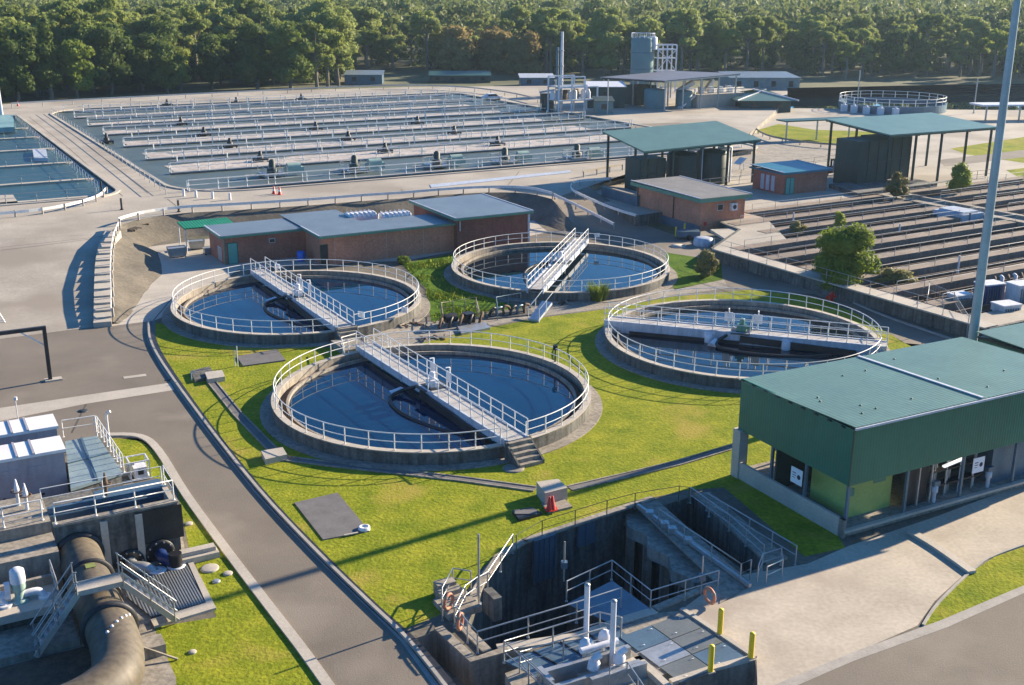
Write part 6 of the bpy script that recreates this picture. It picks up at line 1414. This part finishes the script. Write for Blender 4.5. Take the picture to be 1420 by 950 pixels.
for i, p in enumerate(near):
    q = proj(p); k = pick(p, q); me, tm, h, w_, lo = VAR[k]; s = rg.uniform(.82, 1.12)
    if q[0] > 1000 and q[1] > bound(q[0])-25: s *= .84
    if 480 < q[0] < 1010: s *= .92
    row = 'at the forest edge' if q[1] > bound(q[0])-10 else ('in mid forest' if q[1] > bound(q[0])-40 else 'deep in the forest')
    lb = '%s %s %s' % (kinds[k], row, zone(q[0]))
    t = T('tree', lb, 'tree', p, rg.uniform(0, 360), '%ss %s %s' % (kinds[k], row, zone(q[0]))); t.o.scale = (s*rg.uniform(.95,1.1), s*rg.uniform(.95,1.1), s)
    link('crown', me, t.o); link('trunk', tm, t.o)
M_leaff = leafmat('far_leaves', (.11,.145,.045), (.25,.28,.09), .35)
# the far forest: one mass
lowv = []
for i, k in enumerate((2, 3, 8, 0, 6, 4)):
    kd, h, w_, mt_, n = specs[k]; rgn = np.random.default_rng(90+i); lo = VAR[k][4]; C = np.array([l[0] for l in lo]); Rr = np.array([l[1] for l in lo]); m_ = 230
    idx = rgn.choice(len(lo), m_); d = rgn.normal(size=(m_,3)); d /= np.linalg.norm(d, axis=1)[:,None]; P_ = C[idx]+d*Rr[idx]*rgn.uniform(.8,1.05,(m_,1))
    nr = d+rgn.normal(size=(m_,3))*.4; nr /= np.linalg.norm(nr, axis=1)[:,None]; a = np.cross(nr, rgn.normal(size=(m_,3))); a /= np.linalg.norm(a, axis=1)[:,None]; b = np.cross(nr, a); s = 2.0*rgn.uniform(.5,1.2,(m_,1))
    lowv.append(np.stack([P_-a*s*.5, P_-b*s*.35, P_+a*s*.5, P_+b*s*.35], 1).reshape(-1,3))
def mass(name, pts, label, hsc=(1,1), mt=M_leafo):
    out = []
    for p in pts:
        v = lowv[rg.randrange(len(lowv))]; a = rg.uniform(0, 6.28); s = rg.uniform(.8,1.2)*rg.uniform(*hsc); c_, s_ = cos(a), sin(a)
        out.append(np.stack([(v[:,0]*c_-v[:,1]*s_)*s+p.x, (v[:,0]*s_+v[:,1]*c_)*s+p.y, v[:,2]*s+p.z], 1))
    vs = np.concatenate(out); n = len(vs)//4; me = bpy.data.meshes.new(name)
    org = np.array([vs[:,0].mean(), vs[:,1].mean(), 0]); vs = vs-org
    me.vertices.add(len(vs)); me.vertices.foreach_set('co', vs.astype(np.float32).ravel()); me.loops.add(4*n); me.loops.foreach_set('vertex_index', np.arange(4*n, dtype=np.int32))
    me.polygons.add(n); me.polygons.foreach_set('loop_start', np.arange(0, 4*n, 4, dtype=np.int32)); me.materials.append(mt); me.update(calc_edges=True)
    o = link(name, me, loc=tuple(org)); o['kind'] = 'stuff'; o['label'] = label
mass('far_forest', rest, 'far forest that fades into pale haze beyond the works', (1,1), M_leaff)
# understorey that closes the forest floor
und = [p+V(rg.uniform(-4,4), rg.uniform(-3,3), -1.5) for p in near+near if rg.random() < .8 and proj(p)[1]-2 < bound(proj(p)[0])]
und = [p for p in und if proj(p)[1] < bound(proj(p)[0])-1]
mass('undergrowth', und, 'dark undergrowth between the trunks of the forest', (.3,.62), M_leafd)
print('trees', len(near), len(rest))
def shrub(name, label, px, py, w_, h_, mt_, n, size, z=0.0, seed=1, kd='round', low=.0):
    r_ = random.Random(seed); L = []
    for k in range(22):
        a = r_.uniform(0, 2*pi); f = r_.random(); rr = w_*.36*r_.uniform(.2,1)*(1-.45*abs(f-.4)*2); q = w_*r_.uniform(.13,.2); L.append(((rr*cos(a), rr*sin(a), h_*(low+.12+.72*f)), (q, q, min(q, h_*.22))))
    L.append(((0,0,h_*.45),(w_*.3,w_*.3,h_*.36)))
    t = T(name, label, 'shrub', g(px, py, z)); link('crown', leaf_mesh('crown', L, n, size, mt_, seed), t.o)
    link('trunk', trunk_mesh(r_, h_, L, M_bark), t.o); return t
M_leafs = leafmat('shrub_leaves', (.15,.21,.025), (.34,.39,.06), .45); M_leaft = leafmat('tan_shrub_leaves', (.17,.15,.05), (.30,.27,.10), .35)
shrub('large_shrub', 'large rounded dark green bush beside the filter beds', 1166, 403, 8.2, 6.0, M_leafs, 12000, .26, seed=3)
shrub('shrub', 'low spreading bush right of the large rounded bush', 1240, 402, 4.4, 2.0, M_leaft, 2200, .2, seed=4)
shrub('shrub', 'rounded brownish bush on the grass right of the rearmost tank', 978, 384, 3.3, 2.5, M_leaft, 2200, .17, seed=5)
shrub('shrub', 'bright green shoot growing between the filter beds above the large bush', 1163, 315, 1.8, 1.8, M_leafs, 700, .2, ZR, 6)
shrub('shrub', 'wispy grey-green shrub at the corner before the wide canopy', 1243, 276, 3.6, 3.6, M_leaft, 1700, .26, ZR, 7)
shrub('shrub', 'wispy green shrub before the right end of the wide canopy', 1330, 268, 4.2, 4.0, M_leafs, 1900, .26, ZR, 8)
shrub('shrub', 'small yellowish weeds in the near left filter bed', 1105, 322, 2.4, 1.2, M_leaft, 600, .18, .9, 9)
shrub('shrub', 'low weeds spilling over the bed wall right of the large bush', 1212, 392, 2.4, 1.3, M_leafs, 800, .16, .3, 10)
shrub('shrub', 'small green bush behind the brick row by the shaded bank', 560, 366, 2.2, .8, M_leafs, 700, .14, 0, 12)
# reed tuft
t = T('reed_tuft', 'bright green reed tuft growing between the rearmost and right-hand tanks', 'plant', g(829,417)); mb = MB(); r_ = random.Random(2)
for k in range(260):
    a = r_.uniform(0, 6.28); q = r_.uniform(0,.7); b = V(q*cos(a), q*sin(a), 0); h = r_.uniform(.9,1.8); tip = b+V(cos(a)*.35*h, sin(a)*.35*h, h); s = V(-sin(a), cos(a), 0)*.035
    mb.add([b-s, b+s, b.lerp(tip,.6)+V(0,0,.1)+s*.8, tip, b.lerp(tip,.6)+V(0,0,.1)-s*.8], [(0,1,2,3,4)])
t.part('blades', mb, M_leafg)
# grass blades on the lawns near the camera: one mass
def inside(p, poly):
    c = False; n = len(poly); j = n-1
    for i in range(n):
        a, b = poly[i], poly[j]
        if (a.y > p.y) != (b.y > p.y) and p.x < (b.x-a.x)*(p.y-a.y)/(b.y-a.y)+a.x: c = not c
        j = i
    return c
gv = []
lawn_a = main_grass; lawn_b = gs([(224,634),(262,690),(318,768),(372,840),(418,900),(455,960),(240,960),(215,870),(300,856),(262,760),(244,670)]); lawn_c = gs([(1276,868),(1300,836),(1346,794),(1420,762),(1420,812),(1310,864)]); lawn_d = gs([(560,368),(628,356),(644,398),(700,420),(690,438),(600,452),(590,400)])
rr_ = random.Random(3)
for poly, dens, hh in ((lawn_d, 45, .22),):
    x0, x1 = min(p.x for p in poly), max(p.x for p in poly); y0, y1 = min(p.y for p in poly), max(p.y for p in poly)
    for _ in range(int((x1-x0)*(y1-y0)*dens)):
        p = V(rr_.uniform(x0,x1), rr_.uniform(y0,y1), 0)
        nz = noise.noise(p*.35)+.6*noise.noise(p*1.1)
        if nz < rr_.uniform(-.35,.35) or not inside(p, poly): continue
        if any((p-c).length < 11.05 for c, _a in TANKS.values()): continue
        a = rr_.uniform(0, 6.28); h = hh*rr_.uniform(.4,1.3)*(1+max(0,nz)); w_ = rr_.uniform(.03,.07); gv += [(p.x-cos(a)*w_, p.y-sin(a)*w_, .008), (p.x+cos(a)*w_, p.y+sin(a)*w_, .008), (p.x+rr_.uniform(-.08,.08), p.y+rr_.uniform(-.08,.08), h)]
gv = np.array(gv, dtype=np.float32); org = np.array([gv[:,0].mean(), gv[:,1].mean(), 0]); gv = gv-org; n = len(gv)//3
me = bpy.data.meshes.new('grass'); me.vertices.add(3*n); me.vertices.foreach_set('co', gv.astype(np.float32).ravel()); me.loops.add(3*n); me.loops.foreach_set('vertex_index', np.arange(3*n, dtype=np.int32)); me.polygons.add(n); me.polygons.foreach_set('loop_start', np.arange(0,3*n,3,dtype=np.int32)); me.materials.append(M_blade); me.update(calc_edges=True)
o = link('grass', me, loc=tuple(org)); o['kind'] = 'stuff'; o['label'] = 'uneven tufts of yellow-green grass on the lawns'
print('grass', n)
# ============================================================ HAZE
hz = MB(); hz.box(-4050, 4050, -350, 6450, -7, 80); me = hz.mesh('haze', bpy.data.materials.new('air_haze')); mt = me.materials[0]; mt.use_nodes = True; t_ = mt.node_tree; t_.nodes.clear()
pv = t_.nodes.new('ShaderNodeVolumePrincipled'); pv.inputs['Density'].default_value = .00012; pv.inputs['Color'].default_value = (.62,.82,1.0,1); pv.inputs['Anisotropy'].default_value = .3
mo = t_.nodes.new('ShaderNodeOutputMaterial'); t_.links.new(pv.outputs[0], mo.inputs['Volume']); o = link('haze', me); o['kind'] = 'stuff'
